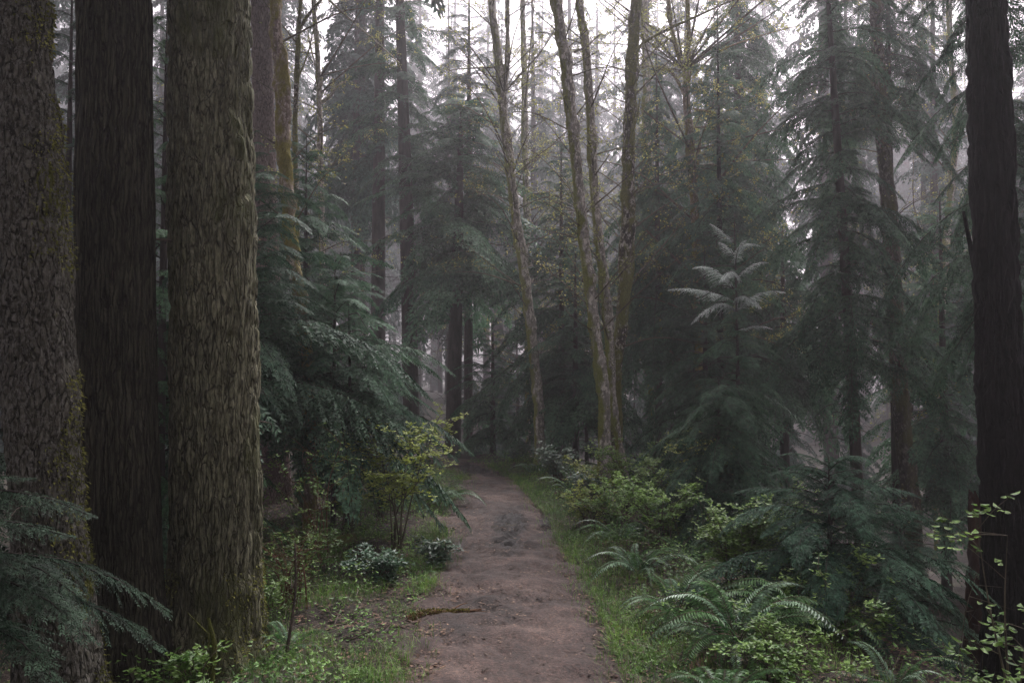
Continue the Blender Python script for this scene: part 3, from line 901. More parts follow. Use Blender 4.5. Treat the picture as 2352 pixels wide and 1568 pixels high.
conifer('hemlock_tree', 'conifer filling the shade between the leaning alder and the clump', 1290, 14.5, 16, 1.1, 5.8, 1.7, 100, 1, 127, cat='conifer')
conifer('hemlock_tree', 'dark pole-straight young conifer behind the alder clump', 1322, 13, 14, .8, 3.6, 1.2, 60, 1, 128, cat='conifer', sticks=20)
conifer('hemlock_tree', 'weeping hemlock just right of the alder clump', 1512, 12.8, 17, 2.0, 6.8, 1.35, 110, 1, 129, cat='hemlock', low=-.8, top=0, droop=.25, sticks=26)
conifer('hemlock_tree', 'broad weeping hemlock with long hanging boughs in the mist', 1700, 16, 26, 2.2, 12, 2.1, 150, 1, 130, cat='hemlock', low=-.9, top=-.1, droop=.3, mat='needle')
conifer('hemlock_tree', 'shaded hemlock standing under the broad weeping one', 1620, 10.5, 16, .7, 3.2, 1.3, 80, 0, 131, cat='hemlock', low=-.6, sticks=26)
conifer('hemlock_tree', 'tall near hemlock with a thin black stem down its ragged crown', 1975, 9.6, 26, 1.7, 7.6, 1.15, 120, 0, 132, cat='hemlock', x_top=1900, low=-.5, top=-.1, shape=.4, sticks=40, droop=.2, gap=.2)
conifer('hemlock_tree', 'second tall hemlock whose dark crown hangs from the top of the view', 2052, 11.4, 16, 5.2, 10, .95, 80, 0, 133, cat='hemlock', low=-.8, top=-.2, droop=.25, sticks=6)
conifer('hemlock_tree', 'dark hemlock behind the black right-edge trunk, boughs hanging on both sides', 2310, 6.9, 18, 2.0, 7.5, .85, 110, 0, 134, cat='hemlock', low=-.75, top=-.2, shape=.3, droop=.22, gap=.2)
conifer('hemlock_tree', 'dim hemlock low between the black trunk and the near hemlock', 2165, 11.5, 20, -.4, 4.2, 1.7, 100, 1, 135, cat='hemlock', sticks=14)
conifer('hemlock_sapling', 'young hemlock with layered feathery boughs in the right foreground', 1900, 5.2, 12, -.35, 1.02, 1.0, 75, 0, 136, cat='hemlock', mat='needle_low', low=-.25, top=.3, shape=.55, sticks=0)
conifer('hemlock_sapling', 'drooping young hemlock between the alder clump and the right foreground sapling', 1650, 7.6, 12, .2, 1.5, 1.0, 75, 0, 137, cat='hemlock', low=-.5, top=0, shape=.6, sticks=8)
conifer('hemlock_sapling', 'gloomy hemlock low on the slope at far right', 2060, 5.9, 11, -.9, .6, 1.0, 60, 0, 138, cat='hemlock', low=-.3, sticks=6)
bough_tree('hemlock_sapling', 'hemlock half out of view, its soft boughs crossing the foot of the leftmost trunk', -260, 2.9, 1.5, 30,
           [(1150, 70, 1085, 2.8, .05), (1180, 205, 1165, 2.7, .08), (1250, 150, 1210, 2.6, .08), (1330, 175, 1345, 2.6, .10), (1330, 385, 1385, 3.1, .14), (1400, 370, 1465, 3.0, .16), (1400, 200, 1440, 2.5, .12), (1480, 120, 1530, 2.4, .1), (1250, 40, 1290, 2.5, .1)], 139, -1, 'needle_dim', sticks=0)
conifer('hemlock_tree', 'thin dark conifer behind the silvery-sprayed sapling', 1655, 11.5, 16, 3.0, 7, 1.2, 70, 1, 140, cat='conifer', sticks=20, bark='bark_dark')
conifer('hemlock_tree', 'charcoal conifer standing deep in shade under the weeping hemlock', 1800, 14.5, 22, 1.2, 4.2, 1.5, 80, 1, 141, cat='conifer', sticks=20)

conifer('hemlock_sapling', 'low dark hemlock in the gap left of the mossy-footed alder', 1347, 15.5, 10, -.7, 1.9, .9, 45, 1, 150, cat='hemlock')
# ---- misty background
protos = {}
def proto(key, label, group, ht, w, z0, R0, n, seed, gap, low, sticks, droop=.2, lod=2, shape=.8):
    t = thing('background_conifer', label, 'conifer', (0, 0, 0), group)
    mb, P, rad = trunk_mb([(0, 0, -.8), (.1, 0, ht * .5), (0, .1, ht)], [w, w * .7, w * .1], 10, .5, 'plain', seed, .2)
    dead_sticks(mb, P, rad, 1, z0 + 1.5, sticks, 1.0, seed, thick=.010)
    mb.obj('trunk', M['bark_far'], t)
    crown_mb(seed, z0, ht, R0, n, lod, low=low, top=.1, droop=droop, gap=gap, shape=shape).obj('crown', [M['needle_far'], M['wood']], t)
    protos.setdefault(key, []).append(t)
GT = 'tall slim conifers fading into the mist'; GY = 'young conifers filling the misty distance'
LT = 'tall slim fog-faded conifer with a bare lower bole and a high sparse crown'; LY = 'short young fog-faded conifer between the tall boles'
for k in range(5):
    proto('tall', LT, GT, (24, 21, 27, 22, 25)[k], (.42, .34, .5, .3, .44)[k], (6.5, 8, 9, 5.5, 10)[k], (2.5, 2.1, 2.6, 2.2, 2.4)[k], 120, 200 + k, .25, -.6, 34)
for k in range(3):
    proto('young', LY, GY, (6.5, 5, 8)[k], .13, (.8, .6, 1.2)[k], (1.7, 1.4, 1.6)[k], 80, 220 + k, .15, -.5, 10)
rr = random.Random(77)
spots_ = []
for d, n, kd in ((23, 6, 'tall'), (24, 7, 'young'), (30, 11, 'tall'), (31, 9, 'young'), (39, 14, 'tall'), (41, 12, 'young'), (50, 18, 'tall'), (54, 14, 'young'), (65, 22, 'tall'), (82, 26, 'tall'), (74, 24, 'tall'), (92, 30, 'tall'), (106, 34, 'tall'), (128, 44, 'tall'), (98, 26, 'young')):
    for k in range(n):
        xx = -140 + 2640 * (k + .5 + rr.uniform(-.4, .4)) / n
        if 1815 < xx < 1895 and (kd == 'tall' or d < 45): continue
        if 965 < xx < 1022 and d < 58: continue
        if 1235 < xx < 1290 and d < 60: continue
        if 1300 < xx < 1420 and d < 35 and kd == 'tall': xx += 150
        if 1380 < xx < 1460 and d < 42 and kd == 'tall': continue
        spots_.append((xx, d + rr.uniform(-.06, .06) * d, kd))
ZONES = [(400, 'behind the three big left trunks'), (700, 'behind the golden mossy alder'), (960, 'left of the misty gap over the path'), (1180, 'above the path bend'),
         (1400, 'between the leaning alder and the clump'), (1620, 'between the clump and the forked alder'), (1860, 'behind the broad weeping hemlock'), (2130, 'behind the tall near hemlock'), (9999, 'behind the black right-edge trunk')]
cnt = {'tall': 0, 'young': 0}
for xx, d, kd in spots_:
    px = (xx - 1176) * HFOV_K * d
    k = cnt[kd]; cnt[kd] += 1
    pr = protos[kd][k % len(protos[kd])]
    loc = foot(px, d); s = rr.uniform(.8, 1.2) * (2.0 if d > 110 else 1.6 if d > 58 and kd == 'tall' else 1.2 if d > 45 else 1)
    zone = next(z for lim, z in ZONES if xx < lim)
    lay = 'first rank' if d < 34 else 'middle ranks' if d < 60 else 'farthest ranks'
    lab = f"{'tall slim' if kd == 'tall' else 'short young'} misty conifer, {lay}, {zone}"
    grp = f"{'tall' if kd == 'tall' else 'young'} conifers in the mist, {lay}, {zone}"
    if k < len(protos[kd]):
        pr.location = tuple(loc); pr.rotation_euler = (0, 0, rr.uniform(0, 6)); pr.scale = (s,) * 3
    else:
        pr = copy_tree(pr, loc, rr.uniform(0, 6), s)
    pr['label'] = lab; pr['group'] = grp

# ------------------------------------------------------------------ understory plants
def leaf_poly(b, d, s, l, w):
    """six-cornered pointed leaf folded along its midrib: two quads"""
    l = l[:, None]; w = w[:, None]
    up = np.cross(s, d)
    a1 = b + d * l * .30 + s * w + up * w * .25; a2 = b + d * l * .68 + s * w * .75 + up * w * .2
    c1 = b + d * l * .30 - s * w + up * w * .25; c2 = b + d * l * .68 - s * w * .75 + up * w * .2
    tip = b + d * l - up * l * .12
    q1 = np.stack([b, a1, a2, tip], 1); q2 = np.stack([b, tip, c2, c1], 1)
    return np.concatenate([q1, q2])

def shrub(name, label, cat, base, height, spread, nst, leaf, leafmat, stemmat, seed, low=.35, per=5, lean=(0, 0), th=.006, group=None, branch=4, droopy=.0):
    rr = random.Random(seed); rg = np.random.default_rng(seed)
    t = thing(name, label, cat, base, group)
    mb = MB(); L = []
    for k in range(nst):
        az = rr.uniform(0, 6.283); h = height * rr.uniform(.6, 1.05); sp = spread * rr.uniform(.3, 1)
        b0 = np.array((rr.uniform(-.07, .07), rr.uniform(-.07, .07), -.03))
        e = np.array((math.cos(az) * sp + lean[0], math.sin(az) * sp + lean[1], h))
        m = b0 * .5 + e * .5 + np.array((-math.cos(az) * sp * .2, -math.sin(az) * sp * .2, h * .08)) + np.array([rr.uniform(-.05, .05) for _ in range(3)]) * height
        Q = tube(mb, [b0, m, e], th * rr.uniform(.7, 1.2), .0012, 5, 12)
        for q in range(branch):
            i = rr.randint(int(12 * low), 11)
            s0 = Q[i]
            bl = height * rr.uniform(.12, .38)
            e1 = s0 + np.array((rr.uniform(-1, 1), rr.uniform(-1, 1), rr.uniform(-.2 - droopy, .7))) * bl
            Q2 = tube(mb, [s0, (s0 + e1) / 2 + np.array((0, 0, .05 * bl)), e1], th * .4, .001, 4, 6)
            for u in range(per):
                L.append(Q2[rr.randint(2, 5)] + rg.normal(0, .012, 3))
        for u in range(per // 2):
            L.append(Q[rr.randint(8, 11)] + rg.normal(0, .012, 3))
    mb.obj('stems', stemmat, t)
    b = np.repeat(np.array(L), 3, 0); n = len(b)
    az = rg.uniform(0, 6.283, n)
    d = np.stack([np.cos(az), np.sin(az), rg.uniform(-.45, .35, n)], 1); d /= np.linalg.norm(d, axis=1)[:, None]
    s = np.stack([-d[:, 1], d[:, 0], rg.uniform(-.35, .35, n)], 1); s /= np.linalg.norm(s, axis=1)[:, None]
    b = b + d * leaf * .2
    m2 = MB(); m2.quads(leaf_poly(b, d, s, leaf * rg.uniform(.5, 1.15, n), leaf * rg.uniform(.22, .34, n)))
    m2.obj('leaves', leafmat, t)
    return t

def spot(x, y):
    """ground point seen at survey point (x, y)"""
    lo, hi = 1.5, 30.0
    prev = None
    for d in np.arange(1.5, 30, .05):
        p_ = at(x, y, d)
        if p_[2] <= hz(p_[0], p_[1]):
            return foot(p_[0], p_[1])
    return foot(*at(x, y, 12)[:2])

sb = shrub('salmonberry_bush', 'salmonberry bush with yellow-green leaves left of the path', 'bush', spot(905, 1268), 1.02, .50, 8, .040, M['berry_leaf'], M['twig'], 301, low=.5, per=8, branch=11, th=.010)
shrub('salmonberry_bush', 'smaller salmonberry with yellow leaves tucked behind the fern at the path bend', 'bush', spot(985, 1130), 1.05, .4, 9, .045, M['berry_leaf'], M['twig'], 302, low=.6, per=8, branch=6)
shrub('salmonberry_bush', 'leggy bare-stemmed bush left of the yellow-leaved salmonberry', 'bush', spot(728, 1290), .95, .45, 6, .032, M['shrub_leaf'], M['twig_red'], 303, low=.5, per=4, branch=5, th=.006)
shrub('deciduous_shrub', 'leafy shrub around the mossy foot of the alder clump', 'shrub', foot(1.25, 8.6), .75, .5, 16, .045, M['shrub_leaf'], M['twig'], 304, per=7, branch=6)
shrub('deciduous_shrub', 'fresh green shrub spilling down the bank right of the alder clump', 'shrub', foot(1.75, 7.9), .75, .55, 18, .042, M['shrub_leaf'], M['twig'], 305, per=7, branch=6)
shrub('deciduous_shrub', 'rounded light-green shrub before the drooping hemlock on the right bank', 'shrub', at(1735, 1420, 5.6), .72, .34, 18, .042, M['shrub_leaf'], M['twig'], 306, low=.5, per=8, branch=8)
shrub('deciduous_shrub', 'tall thin shrub with bright top leaves below the alder clump', 'shrub', foot(2.0, 8.2), 1.1, .45, 8, .045, M['berry_leaf'], M['twig'], 307, low=.72, per=7, branch=5)
shrub('deciduous_shrub', 'sprawling shrub with pale leaves under the right foreground hemlock', 'shrub', at(1935, 1560, 4.6), .62, .5, 12, .036, M['shrub_leaf'], M['twig'], 308, per=6, branch=6)
shrub('deciduous_shrub', 'large-leaved shrub climbing before the black right-edge trunk', 'shrub', at(2330, 1700, 3.4), .98, .20, 4, .046, M['shrub_leaf'], M['twig'], 309, low=.25, per=3, branch=4)
shrub('deciduous_shrub', 'small leafy shoots at the right bottom corner', 'shrub', at(2330, 1700, 3.2), .35, .3, 5, .045, M['shrub_leaf'], M['twig'], 310, low=.3, per=3, branch=4)
shrub('deciduous_shrub', 'little shrub at the foot of the widest trunk', 'shrub', spot(610, 1440), .32, .2, 6, .035, M['shrub_leaf'], M['twig'], 311, per=4, branch=4)
shrub('deciduous_shrub', 'green shoots in front of the widest trunk at bottom left', 'shrub', at(455, 1640, 3.7), .3, .3, 8, .040, M['shrub_leaf'], M['twig'], 312, per=4, branch=4)
shrub('deciduous_shrub', 'tangled shrub between the path edge ferns and the alder clump', 'shrub', foot(.95, 7.6), .5, .4, 14, .036, M['shrub_leaf'], M['twig'], 313, per=6, branch=5)
shrub('salal_bush', 'glossy dark salal bush by the left path edge below the salmonberry', 'bush', spot(880, 1345), .22, .34, 20, .045, M['salal'], M['twig'], 314, low=.3, per=5, branch=4)
shrub('salal_bush', 'glossy dark salal clump touching the left edge of the path', 'bush', spot(1000, 1310), .22, .22, 12, .042, M['salal'], M['twig'], 315, low=.3, per=5, branch=4)
shrub('salal_bush', 'low dark evergreen bush along the right bank near the path bend', 'bush', foot(.62, 10.6), .42, .35, 18, .045, M['salal'], M['twig'], 316, low=.3, per=6, branch=5)
shrub('salal_bush', 'glossy evergreen bush on the bank halfway along the right path edge', 'bush', foot(.85, 9.0), .42, .35, 20, .045, M['salal'], M['twig'], 317, low=.3, per=6, branch=5)
shrub('salal_bush', 'small evergreen bush at the far right edge of the path bend', 'bush', foot(.1, 12.8), .3, .5, 16, .045, M['salal'], M['twig'], 318, low=.3, per=6, branch=5)

shrub('deciduous_shrub', 'bright young shrub above the upright fern on the right bank', 'shrub', foot(1.3, 7.0), .62, .5, 16, .040, M['shrub_leaf'], M['twig'], 320, per=7, branch=6)
shrub('deciduous_shrub', 'yellow-green leafy shrub midway along the right path edge', 'shrub', foot(.80, 8.1), .45, .38, 16, .034, M['berry_leaf'], M['twig'], 321, per=6, branch=5)
shrub('deciduous_shrub', 'leafy shrub behind the big foreground fern', 'shrub', foot(1.55, 5.6), .60, .45, 16, .040, M['shrub_leaf'], M['twig'], 322, per=7, branch=6)
shrub('deciduous_shrub', 'thin-stemmed shrub with scattered leaves on the shady right slope', 'shrub', foot(2.6, 7.2), 1.0, .5, 12, .040, M['shrub_leaf'], M['twig_pale'], 323, low=.4, per=5, branch=6)
shrub('deciduous_shrub', 'low leafy plant under the bottom edge ferns at right', 'shrub', foot(1.3, 3.9), .30, .4, 14, .034, M['shrub_leaf'], M['twig'], 324, low=.2, per=6, branch=5)
shrub('deciduous_shrub', 'twiggy dim bush in the hollow behind the mossy log', 'shrub', foot(-1.75, 8.8), .9, .55, 16, .030, M['shrub_leaf'], M['twig_red'], 325, low=.3, per=4, branch=7)

shrub('deciduous_shrub', 'thin dark bush just behind the widest trunk, above the leggy bush', 'shrub', foot(-2.35, 7.3), .8, .5, 14, .032, M['shrub_leaf'], M['twig'], 340, low=.3, per=4, branch=7, th=.005)
shrub('deciduous_shrub', 'tangled low bush in the shade behind the main salmonberry', 'shrub', foot(-1.35, 8.3), .6, .55, 18, .034, M['shrub_leaf'], M['twig'], 341, low=.25, per=5, branch=7, th=.005)
shrub('deciduous_shrub', 'small leafy tangle between the salal bush and the upright dark stick', 'shrub', foot(-1.55, 5.9), .34, .4, 16, .028, M['shrub_leaf'], M['twig'], 342, low=.2, per=4, branch=6, th=.004)
shrub('deciduous_shrub', 'pale-leaved sprigs against the alder feet by the mossy trunk', 'shrub', foot(.85, 9.1), .55, .35, 10, .040, M['berry_leaf'], M['twig'], 343, low=.4, per=5, branch=6, th=.005)
shrub('salmonberry_bush', 'loose outlying salmonberry shoots left of the main yellow-leaved bush', 'bush', spot(800, 1240), 1.0, .45, 6, .036, M['berry_leaf'], M['twig'], 330, low=.5, per=6, branch=9, th=.008)
shrub('deciduous_shrub', 'bare twiggy dark bush on the left verge before the mossy log', 'shrub', spot(670, 1400), .55, .4, 14, .022, M['shrub_leaf'], M['twig_red'], 331, low=.3, per=2, branch=8, th=.004)

# ferns
def make_frond(seed, L=1.0, wpin=.11, n=34):
    rg = np.random.default_rng(seed)
    t = np.linspace(.04, 1, 16)
    x = np.linspace(0, 1, 16)
    curve = lambda s: np.stack([s * .86 - .12 * s ** 3, s * 0 + .03 * np.sin(s * 3 + seed), .62 * s - .78 * s ** 2.3], -1) * L
    mb = MB()
    s = np.linspace(0, 1, 16)
    V, _, _ = ring_tube(curve(s), np.linspace(.004, .001, 16), 4)
    mb.add(V.reshape(-1, 3), grid_faces(16, 4), 1, True)
    si = np.linspace(.14, .985, n)
    C = curve(si); T = curve(si + .01) - C; T /= np.linalg.norm(T, axis=1)[:, None]
    B = np.cross(T, np.array((0, 1., 0))); B /= np.linalg.norm(B, axis=1)[:, None]
    B = -B * np.sign(B[:, 2:3]) * -1
    ln = wpin * L * np.minimum(1, .35 + si * 3) * np.clip(1.06 - si, 0, 1) ** .55 * rg.uniform(.9, 1.1, n)
    out = []
    for sg in (1, -1):
        side = np.zeros_like(C); side[:, 1] = sg
        d = side * .92 + T * .35 - B * rg.uniform(.05, .3, n)[:, None]
        d /= np.linalg.norm(d, axis=1)[:, None]
        w = (.010 * L * np.minimum(1, ln / (.06 * L)) + .001)[:, None]
        b = C; m = b + d * ln[:, None] * .5; tip = b + d * ln[:, None] - B * ln[:, None] * .18
        out.append(np.stack([b - T * w * .8, m - T * w, tip, m + T * w * .9], 1))
        out.append(np.stack([b - T * w * .8, m + T * w * .9, m + T * w * .9, b + T * w], 1) + 0)
    mb.quads(np.concatenate(out[0::2]), 0)
    return mb
FR = [make_frond(s, 1.0, .11 + .01 * (s % 3)) for s in range(4)]
FRM = [f.mesh('frond', [M['fern'], M['twig']]) for f in FR]
FRD = FRM[1].copy(); FRD.materials[0] = M['litter']
FRP = []
for f in FRM[:2]:
    c = f.copy(); c.materials[0] = M['fern_pale']; FRP.append(c)
def fern(label, base, size, n, seed, pale=0.0, azr=(0, 6.283), tilt=(-.35, .35)):
    t = thing('sword_fern', label, 'fern', base)
    rr = random.Random(seed)
    for k in range(n):
        me = rr.choice(FRP) if rr.random() < pale else rr.choice(FRM)
        dead = k % 7 == 6
        o = link('frond', FRD if dead else me, t)
        if dead: o['label'] = 'withered brown frond'
        s = size * rr.uniform(.65, 1.1)
        o.scale = (s, s, s * rr.uniform(.7, 1.1))
        az = azr[0] + (azr[1] - azr[0]) * (k + rr.uniform(-.3, .3)) / n
        o.rotation_euler = (rr.uniform(-.25, .25), -(rr.uniform(*tilt) if not dead else -.35), az)
    return t
UP = (0, .75)
fern('big sword fern with arching glossy fronds in the right foreground', foot(1.22, 4.35), .76, 24, 401, .25, tilt=UP)
fern('sword fern spreading near the bottom edge beside the path', foot(.98, 3.7), .55, 14, 402, .15, tilt=UP)
fern('fern with pale arching fronds just above and left of the big foreground one', foot(1.05, 5.0), .66, 16, 403, .15, tilt=UP)
fern('sword fern right of the big foreground one, fronds reaching towards the dark slope', foot(1.65, 4.7), .75, 16, 412, .12, tilt=UP)
fern('fern standing at the left edge of the path bend', spot(1005, 1160), .75, 22, 404, .1, tilt=UP)
fern('upright fern with a tall bluish frond on the right bank', foot(.98, 6.2), .70, 13, 405, .3, tilt=(.2, .95))
fern('fern on the crest of the bank by the far path bend', foot(.32, 11.7), .55, 14, 406, .15, tilt=UP)
fern('fern beside the evergreen bush on the right bank', foot(.72, 9.8), .6, 16, 407, .2, tilt=UP)
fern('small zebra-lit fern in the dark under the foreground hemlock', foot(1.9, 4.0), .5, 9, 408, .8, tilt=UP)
fern('fern between the salal and the left path edge', spot(960, 1330), .3, 10, 409, .5)
fern('fern beside the muddy verge at right, halfway down the bank', foot(.95, 7.2), .55, 15, 410, .2, tilt=UP)
fern('fern under the leggy bush in the left hollow', foot(-2.1, 8.2), .5, 12, 411, .1, tilt=UP)
fern('small fern against the foot of the widest trunk', foot(-1.25, 4.5), .38, 12, 420, .1, tilt=UP)
fern('fern low in the left hollow between the widest trunk and the salal', foot(-1.75, 6.5), .5, 14, 421, .1, tilt=UP)
fern('dark fern behind the fern at the left path bend', foot(-1.2, 9.9), .7, 16, 413, .1, tilt=UP)
fern('low fern under the shrubs in the middle of the right bank', foot(1.45, 6.6), .6, 14, 414, .2, tilt=UP)

# ------------------------------------------------------------------ logs, sticks and stump
def log(name, label, cat, pts, r0, r1, mat, seed, kind='moss'):
    c = np.mean(pts, axis=0)
    mb, P, rad = trunk_mb(np.array(pts) - c, list(np.linspace(r0 * 2, r1 * 2, len(pts))), 18, .02, kind, seed, 0)
    for e in (0, -1):   # sawn or broken ends
        ring = mb.V[0].reshape(len(P), 18, 3)[e]
        cc = ring.mean(0)
        v = np.vstack([ring, cc])
        mb.add(v, [(i, (i + 1) % 18, 18) for i in range(18)])
    o = mb.obj(name, mat, None, tuple(c))
    return tag(o, label, cat)
a_, b_ = spot(745, 1268), spot(812, 1258)
log('mossy_log', 'short mossy broken log pointing at the path from the left hollow', 'log', [a_ + (-.35, .25, .03), a_ + (0, 0, .06), b_ + (0, 0, .08)], .055, .05, M['moss_foot'], 501)
a_, b_ = spot(935, 1428), spot(1105, 1408)
tb = thing('fallen_branch', 'mossy fallen branch lying across the left edge of the path', 'branch', a_)
L_ = b_ - a_
mb, P, rad = trunk_mb([np.array((0, 0, .012)), L_ * .3 + (0, .012, .024), L_ * .62 + (0, -.01, .016), L_ + (0, 0, .012)], [.042, .050, .030, .014], 16, .012, 'plain', 502, 0)
for e in (0, -1):
    ring = mb.V[0].reshape(len(P), 16, 3)[e]
    mb.add(np.vstack([ring, ring.mean(0)]), [(i, (i + 1) % 16, 16) for i in range(16)])
tube(mb, [L_ * .55 + (0, 0, .02), L_ * .68 + (.01, .07, .04), L_ * .75 + (.02, .13, .03)], .006, .002, 5, 8)
tube(mb, [L_ * .8 + (0, 0, .015), L_ * .95 + (0, -.05, .02), L_ * 1.1 + (0, -.06, .008)], .005, .0015, 5, 8)
mb.obj('wood', M['litter_wood'], tb)
rgm = np.random.default_rng(9)
ii = rgm.integers(2, int(len(P) * .85), 1500)
th_ = rgm.uniform(-.4, 3.6, 1500)
oo = np.stack([np.zeros(1500), np.cos(th_), np.sin(th_)], 1)
dd_ = oo + rgm.normal(0, .5, oo.shape); dd_ /= np.linalg.norm(dd_, axis=1)[:, None]
ss_ = np.cross(dd_, rgm.normal(0, 1, oo.shape)); ss_ /= np.linalg.norm(ss_, axis=1)[:, None]
mm = MB(); mm.quads(leaf_quads(P[ii] + oo * (rad[ii] * .95)[:, None] + rgm.normal(0, .003, oo.shape), dd_, ss_, rgm.uniform(.006, .018, 1500), rgm.uniform(.002, .005, 1500)))
mm.obj('moss', M['tuft_gold'], tb)
a_ = spot(700, 1375)
for k, (lab, p0, p1, r) in enumerate([
    ('dark stick standing upright in the hollow beside the widest trunk', spot(655, 1520), spot(655, 1520) + (.04, .03, .62), .010),
    ('short mossy stake before the widest trunk at bottom left', at(480, 1600, 3.75), at(478, 1418, 3.75), .016),
    ('reddish bare stem leaning in the left hollow', spot(705, 1400), spot(690, 1400) + (-.05, 0, .42), .006),
    ('thin pale fallen pole lying in the left hollow', spot(660, 1360), spot(930, 1345), .008),
    ('long thin fallen stick on the mossy verge at bottom', spot(700, 1600), spot(900, 1510), .006),
    ('bare grey twig lying on the verge beside the fallen mossy branch', spot(800, 1480), spot(930, 1440), .005)]):
    p0 = np.array(p0); p1 = np.array(p1)
    mb = MB(); mid = (p0 + p1) / 2 + np.array((.02, .02, .03))
    tube(mb, [p0 - p0, mid - p0, p1 - p0], r, r * .5, 7, 14)
    rr2 = random.Random(k)
    for q in range(4):
        s0 = (p1 - p0) * rr2.uniform(.3, .95)
        tube(mb, [s0, s0 + np.array((rr2.uniform(-.1, .1), rr2.uniform(-.1, .1), rr2.uniform(0, .15)))], r * .35, .001, 4, 4)
    tag(mb.obj('stick', [M['dead'], M['moss_foot'], M['twig_red'], M['twig_pale'], M['dead'], M['twig']][k], None, tuple(p0)), lab, 'stick')
# stump
c = at(2262, 1300, 6.3); zt = at(2262, 1140, 6.3)[2]
c = foot(c[0], 6.3)
mb, P, rad = trunk_mb([(0, 0, -.1), (0, 0, (zt - c[2]) * .5), (.02, 0, zt - c[2])], [.34, .26, .24], 40, .03, 'furrow', 77, .4)
top = mb.V[0].reshape(-1, 40, 3)[-1]
top[:, 2] += np.array([random.Random(i).uniform(-.12, .06) for i in range(40)])
mb.V[0].reshape(-1, 40, 3)[-1] = top
mb.add(np.vstack([top, top.mean(0) - (0, 0, .12)]), [(i, (i + 1) % 40, 40) for i in range(40)])
tag(mb.obj('tree_stump', M['stump'], None, tuple(c)), 'rotten red-brown stump beside the black right-edge trunk', 'stump')
# broken snag near the black trunk
mb = MB(); p0 = at(2236, 600, 5.1); p1 = at(2213, 486, 5.0)
tube(mb, [p0 * 0 + (.05, 0, -.25), np.zeros(3), (p1 - p0) * .5, p1 - p0], .022, .010, 8, 12)
pr = [o for o in COL.objects if o.get('label', '').startswith('near-black big')][0]
s_ = mb.obj('snapped_branch', M['bark_dark'], pr)
s_.location = tuple(p0 - np.array(pr.location))

# ------------------------------------------------------------------ ground cover
rg = np.random.default_rng(900)
def scatter(n, y0, y1, x0, x1, dens):
    x = rg.uniform(x0, x1, n); y = y0 + (y1 - y0) * rg.random(n) ** 1.4
    l, r = edges(y)
    keep = rg.random(n) < dens(x, y, l - x, x - r)
    x, y = x[keep], y[keep]
    return np.stack([x, y, H(x, y)], 1)
def patch(x, y, s=1.5, seed=3):
    return fbm(np.stack([x * s, y * s, x * 0], -1), 3, seed)
def blades(P, hmin, hmax, w):
    n = len(P)
    az = rg.uniform(0, 6.283, n); h = rg.uniform(hmin, hmax, n)[:, None]
    le = rg.uniform(.2, 1.3, n)[:, None]
    d = np.stack([np.cos(az), np.sin(az), az * 0], 1); s = np.stack([-d[:, 1], d[:, 0], az * 0], 1) * w
    u = np.array((0, 0, 1.))
    m = P + u * h * .6 + d * h * le * .25; tip = P + u * h * (1 - .35 * le * .6) + d * h * le * .8
    return np.stack([P - s, m - s * .6, tip, m + s * .6], 1)
dens = lambda x, y, dl, dr: np.where((dl > -.06) | (dr > -.05), 1, 0) * np.clip((patch(x, y, 2.6) - .42 + .22 * ((dr > -.05) & (dr < .45))) * 7, .03, 1) * (np.clip(1.5 - dl / 1.6, .06, 1) * (dl > -.06) + np.clip(1.3 - dr / 1.3, .05, 1) * (dr > -.05))
P = scatter(220000, 2.6, 13, -3.2, 3.2, dens)
d2 = lambda x, y, dl, dr: ((np.maximum(dl, dr) > -.20) & (patch(x, y, 5, 12) > .55)) * np.clip(1.1 + np.maximum(dl, dr) * 5, .05, 1) * (np.maximum(dl, dr) < .2)
P = np.concatenate([P, scatter(60000, 2.6, 13, -1.4, 1.2, d2)])
mb = MB(); mb.quads(blades(P, .03, .13, .0022))
o = mb.obj('grass', M['grass']); o['kind'] = 'stuff'; o['label'] = 'thin grass on the verges of the path'; o['category'] = 'grass'
dens = lambda x, y, dl, dr: np.where((dl > -.02) | (dr > -.02), 1, 0) * np.clip((patch(x, y, 2.3, 8) - .36) * 5, .08, 1) * np.clip(1.2 - np.maximum(dl, dr) / 2.2, .08, 1)
P = scatter(130000, 2.6, 14, -3.6, 4.4, dens)
n = len(P); P = P + np.stack([P[:, 0] * 0, P[:, 0] * 0, rg.uniform(.01, .20, n) * sm(-.02, .45, np.maximum(edges(P[:, 1])[0] - P[:, 0], P[:, 0] - edges(P[:, 1])[1])) + .008], 1)
az = rg.uniform(0, 6.283, n)
d = np.stack([np.cos(az), np.sin(az), rg.uniform(-.3, .5, n)], 1); d /= np.linalg.norm(d, axis=1)[:, None]
s = np.stack([-d[:, 1], d[:, 0], rg.uniform(-.3, .3, n)], 1)
mb = MB(); mb.quads(leaf_poly(P, d, s, rg.uniform(.014, .038, n), rg.uniform(.005, .011, n)))
o = mb.obj('ground_cover', M['cover']); o['kind'] = 'stuff'; o['label'] = 'low leafy ground cover along the path'; o['category'] = 'ground cover'
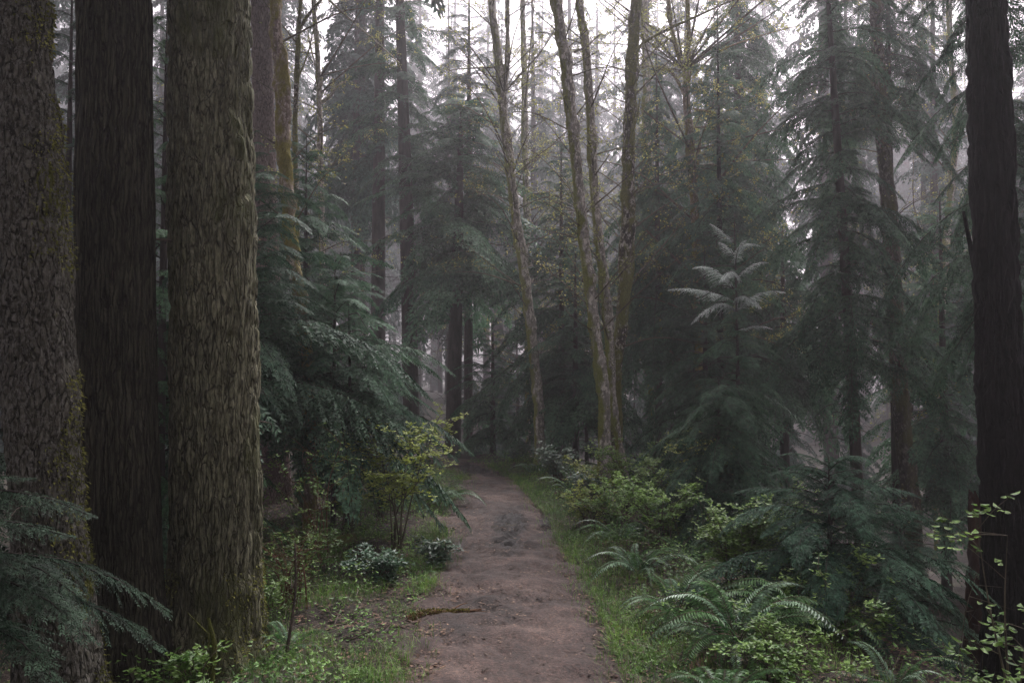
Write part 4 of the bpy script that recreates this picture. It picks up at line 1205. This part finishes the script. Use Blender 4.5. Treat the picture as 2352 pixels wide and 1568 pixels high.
# litter: flakes and needles over path and floor
def flakes(n, dens, y1, lmin, lmax, wr, lift, x0=-3.5, x1=3.5):
    P = scatter(n, 2.6, y1, x0, x1, dens)
    n = len(P); az = rg.uniform(0, 6.283, n)
    d = np.stack([np.cos(az), np.sin(az), rg.uniform(-.12, .25, n)], 1)
    s = np.stack([-d[:, 1], d[:, 0], rg.uniform(-.3, .3, n)], 1)
    P[:, 2] += lift + .004
    L = lmin + (lmax - lmin) * rg.random(n) ** 2.5
    return leaf_quads(P, d, s, L, L * wr, 0)
mb = MB()
mb.quads(flakes(50000, lambda x, y, dl, dr: (dl < 0) & (dr < 0) & (patch(x, y, 3, 4) > rg.uniform(.35, .70, len(x))), 12, .005, .036, .24, .009, -1, 1), 0)
mb.quads(flakes(6000, lambda x, y, dl, dr: (dl < 0) & (dr < 0), 12, .02, .07, .06, .010, -1, 1), 1)
o = mb.obj('path_litter', [M['chips'], M['dead']]); o['kind'] = 'stuff'; o['label'] = 'needles and bark chips strewn on the path'; o['category'] = 'litter'
mb = MB()
mb.quads(flakes(90000, lambda x, y, dl, dr: (dl > -.25) | (dr > -.12), 13, .010, .045, .28, .006), 0)
mb.quads(flakes(26000, lambda x, y, dl, dr: (dl > -.15) | (dr > -.05), 13, .05, .26, .018, .025), 1)
o = mb.obj('leaf_litter', [M['litter'], M['dead']]); o['kind'] = 'stuff'; o['label'] = 'brown litter and twigs on the forest floor'; o['category'] = 'litter'
# brush: bare twigs in the hollows on both sides
mb = MB(); rr = random.Random(5)
for k in range(420):
    side = rr.random()
    y = rr.uniform(4.8, 15)
    x = -rr.uniform(1.2, 4.5) if side < .45 else rr.uniform(1.2, 5.5)
    z = hz(x, y)
    L = rr.uniform(.3, 1.1); az = rr.uniform(0, 6.283); el = rr.uniform(.1, 1.3)
    e = np.array((math.cos(az) * math.cos(el), math.sin(az) * math.cos(el), math.sin(el))) * L
    p0 = np.array((x, y, z - .02))
    Q = tube(mb, [p0, p0 + e * .5 + np.array((0, 0, .08 * L)), p0 + e - np.array((0, 0, .1 * L))], .004, .0012, 3, 7)
    for q in range(3):
        s0 = Q[rr.randint(2, 6)]
        tube(mb, [s0, s0 + np.array((rr.uniform(-.25, .25), rr.uniform(-.25, .25), rr.uniform(-.1, .25))) * L], .002, .001, 3, 3)
o = mb.obj('brushwood', M['twig']); o['kind'] = 'stuff'; o['label'] = 'tangle of bare twigs in the undergrowth'; o['category'] = 'brushwood'

# ------------------------------------------------------------------ mist
mb = MB()
x0, x1, y0, y1, z0, z1 = -134, 134, -34, 165, -6, 68
v = [(x, y, z) for z in (z0, z1) for y in (y0, y1) for x in (x0, x1)]
mb.add(v, [(0, 2, 3, 1), (4, 5, 7, 6), (0, 1, 5, 4), (2, 6, 7, 3), (0, 4, 6, 2), (1, 3, 7, 5)])
m, n, l, b = newmat('mist')
n.remove(b)
pv = n.new('ShaderNodeVolumePrincipled')
pv.inputs['Color'].default_value = (.95, .92, .96, 1)
pv.inputs['Density'].default_value = HAZE_DENSITY
pv.inputs['Anisotropy'].default_value = .6
l.new(pv.outputs[0], n['Material Output'].inputs['Volume'])
o = mb.obj('haze', m)
o['kind'] = 'stuff'; o['label'] = 'pale mist filling the forest'; o['category'] = 'mist'
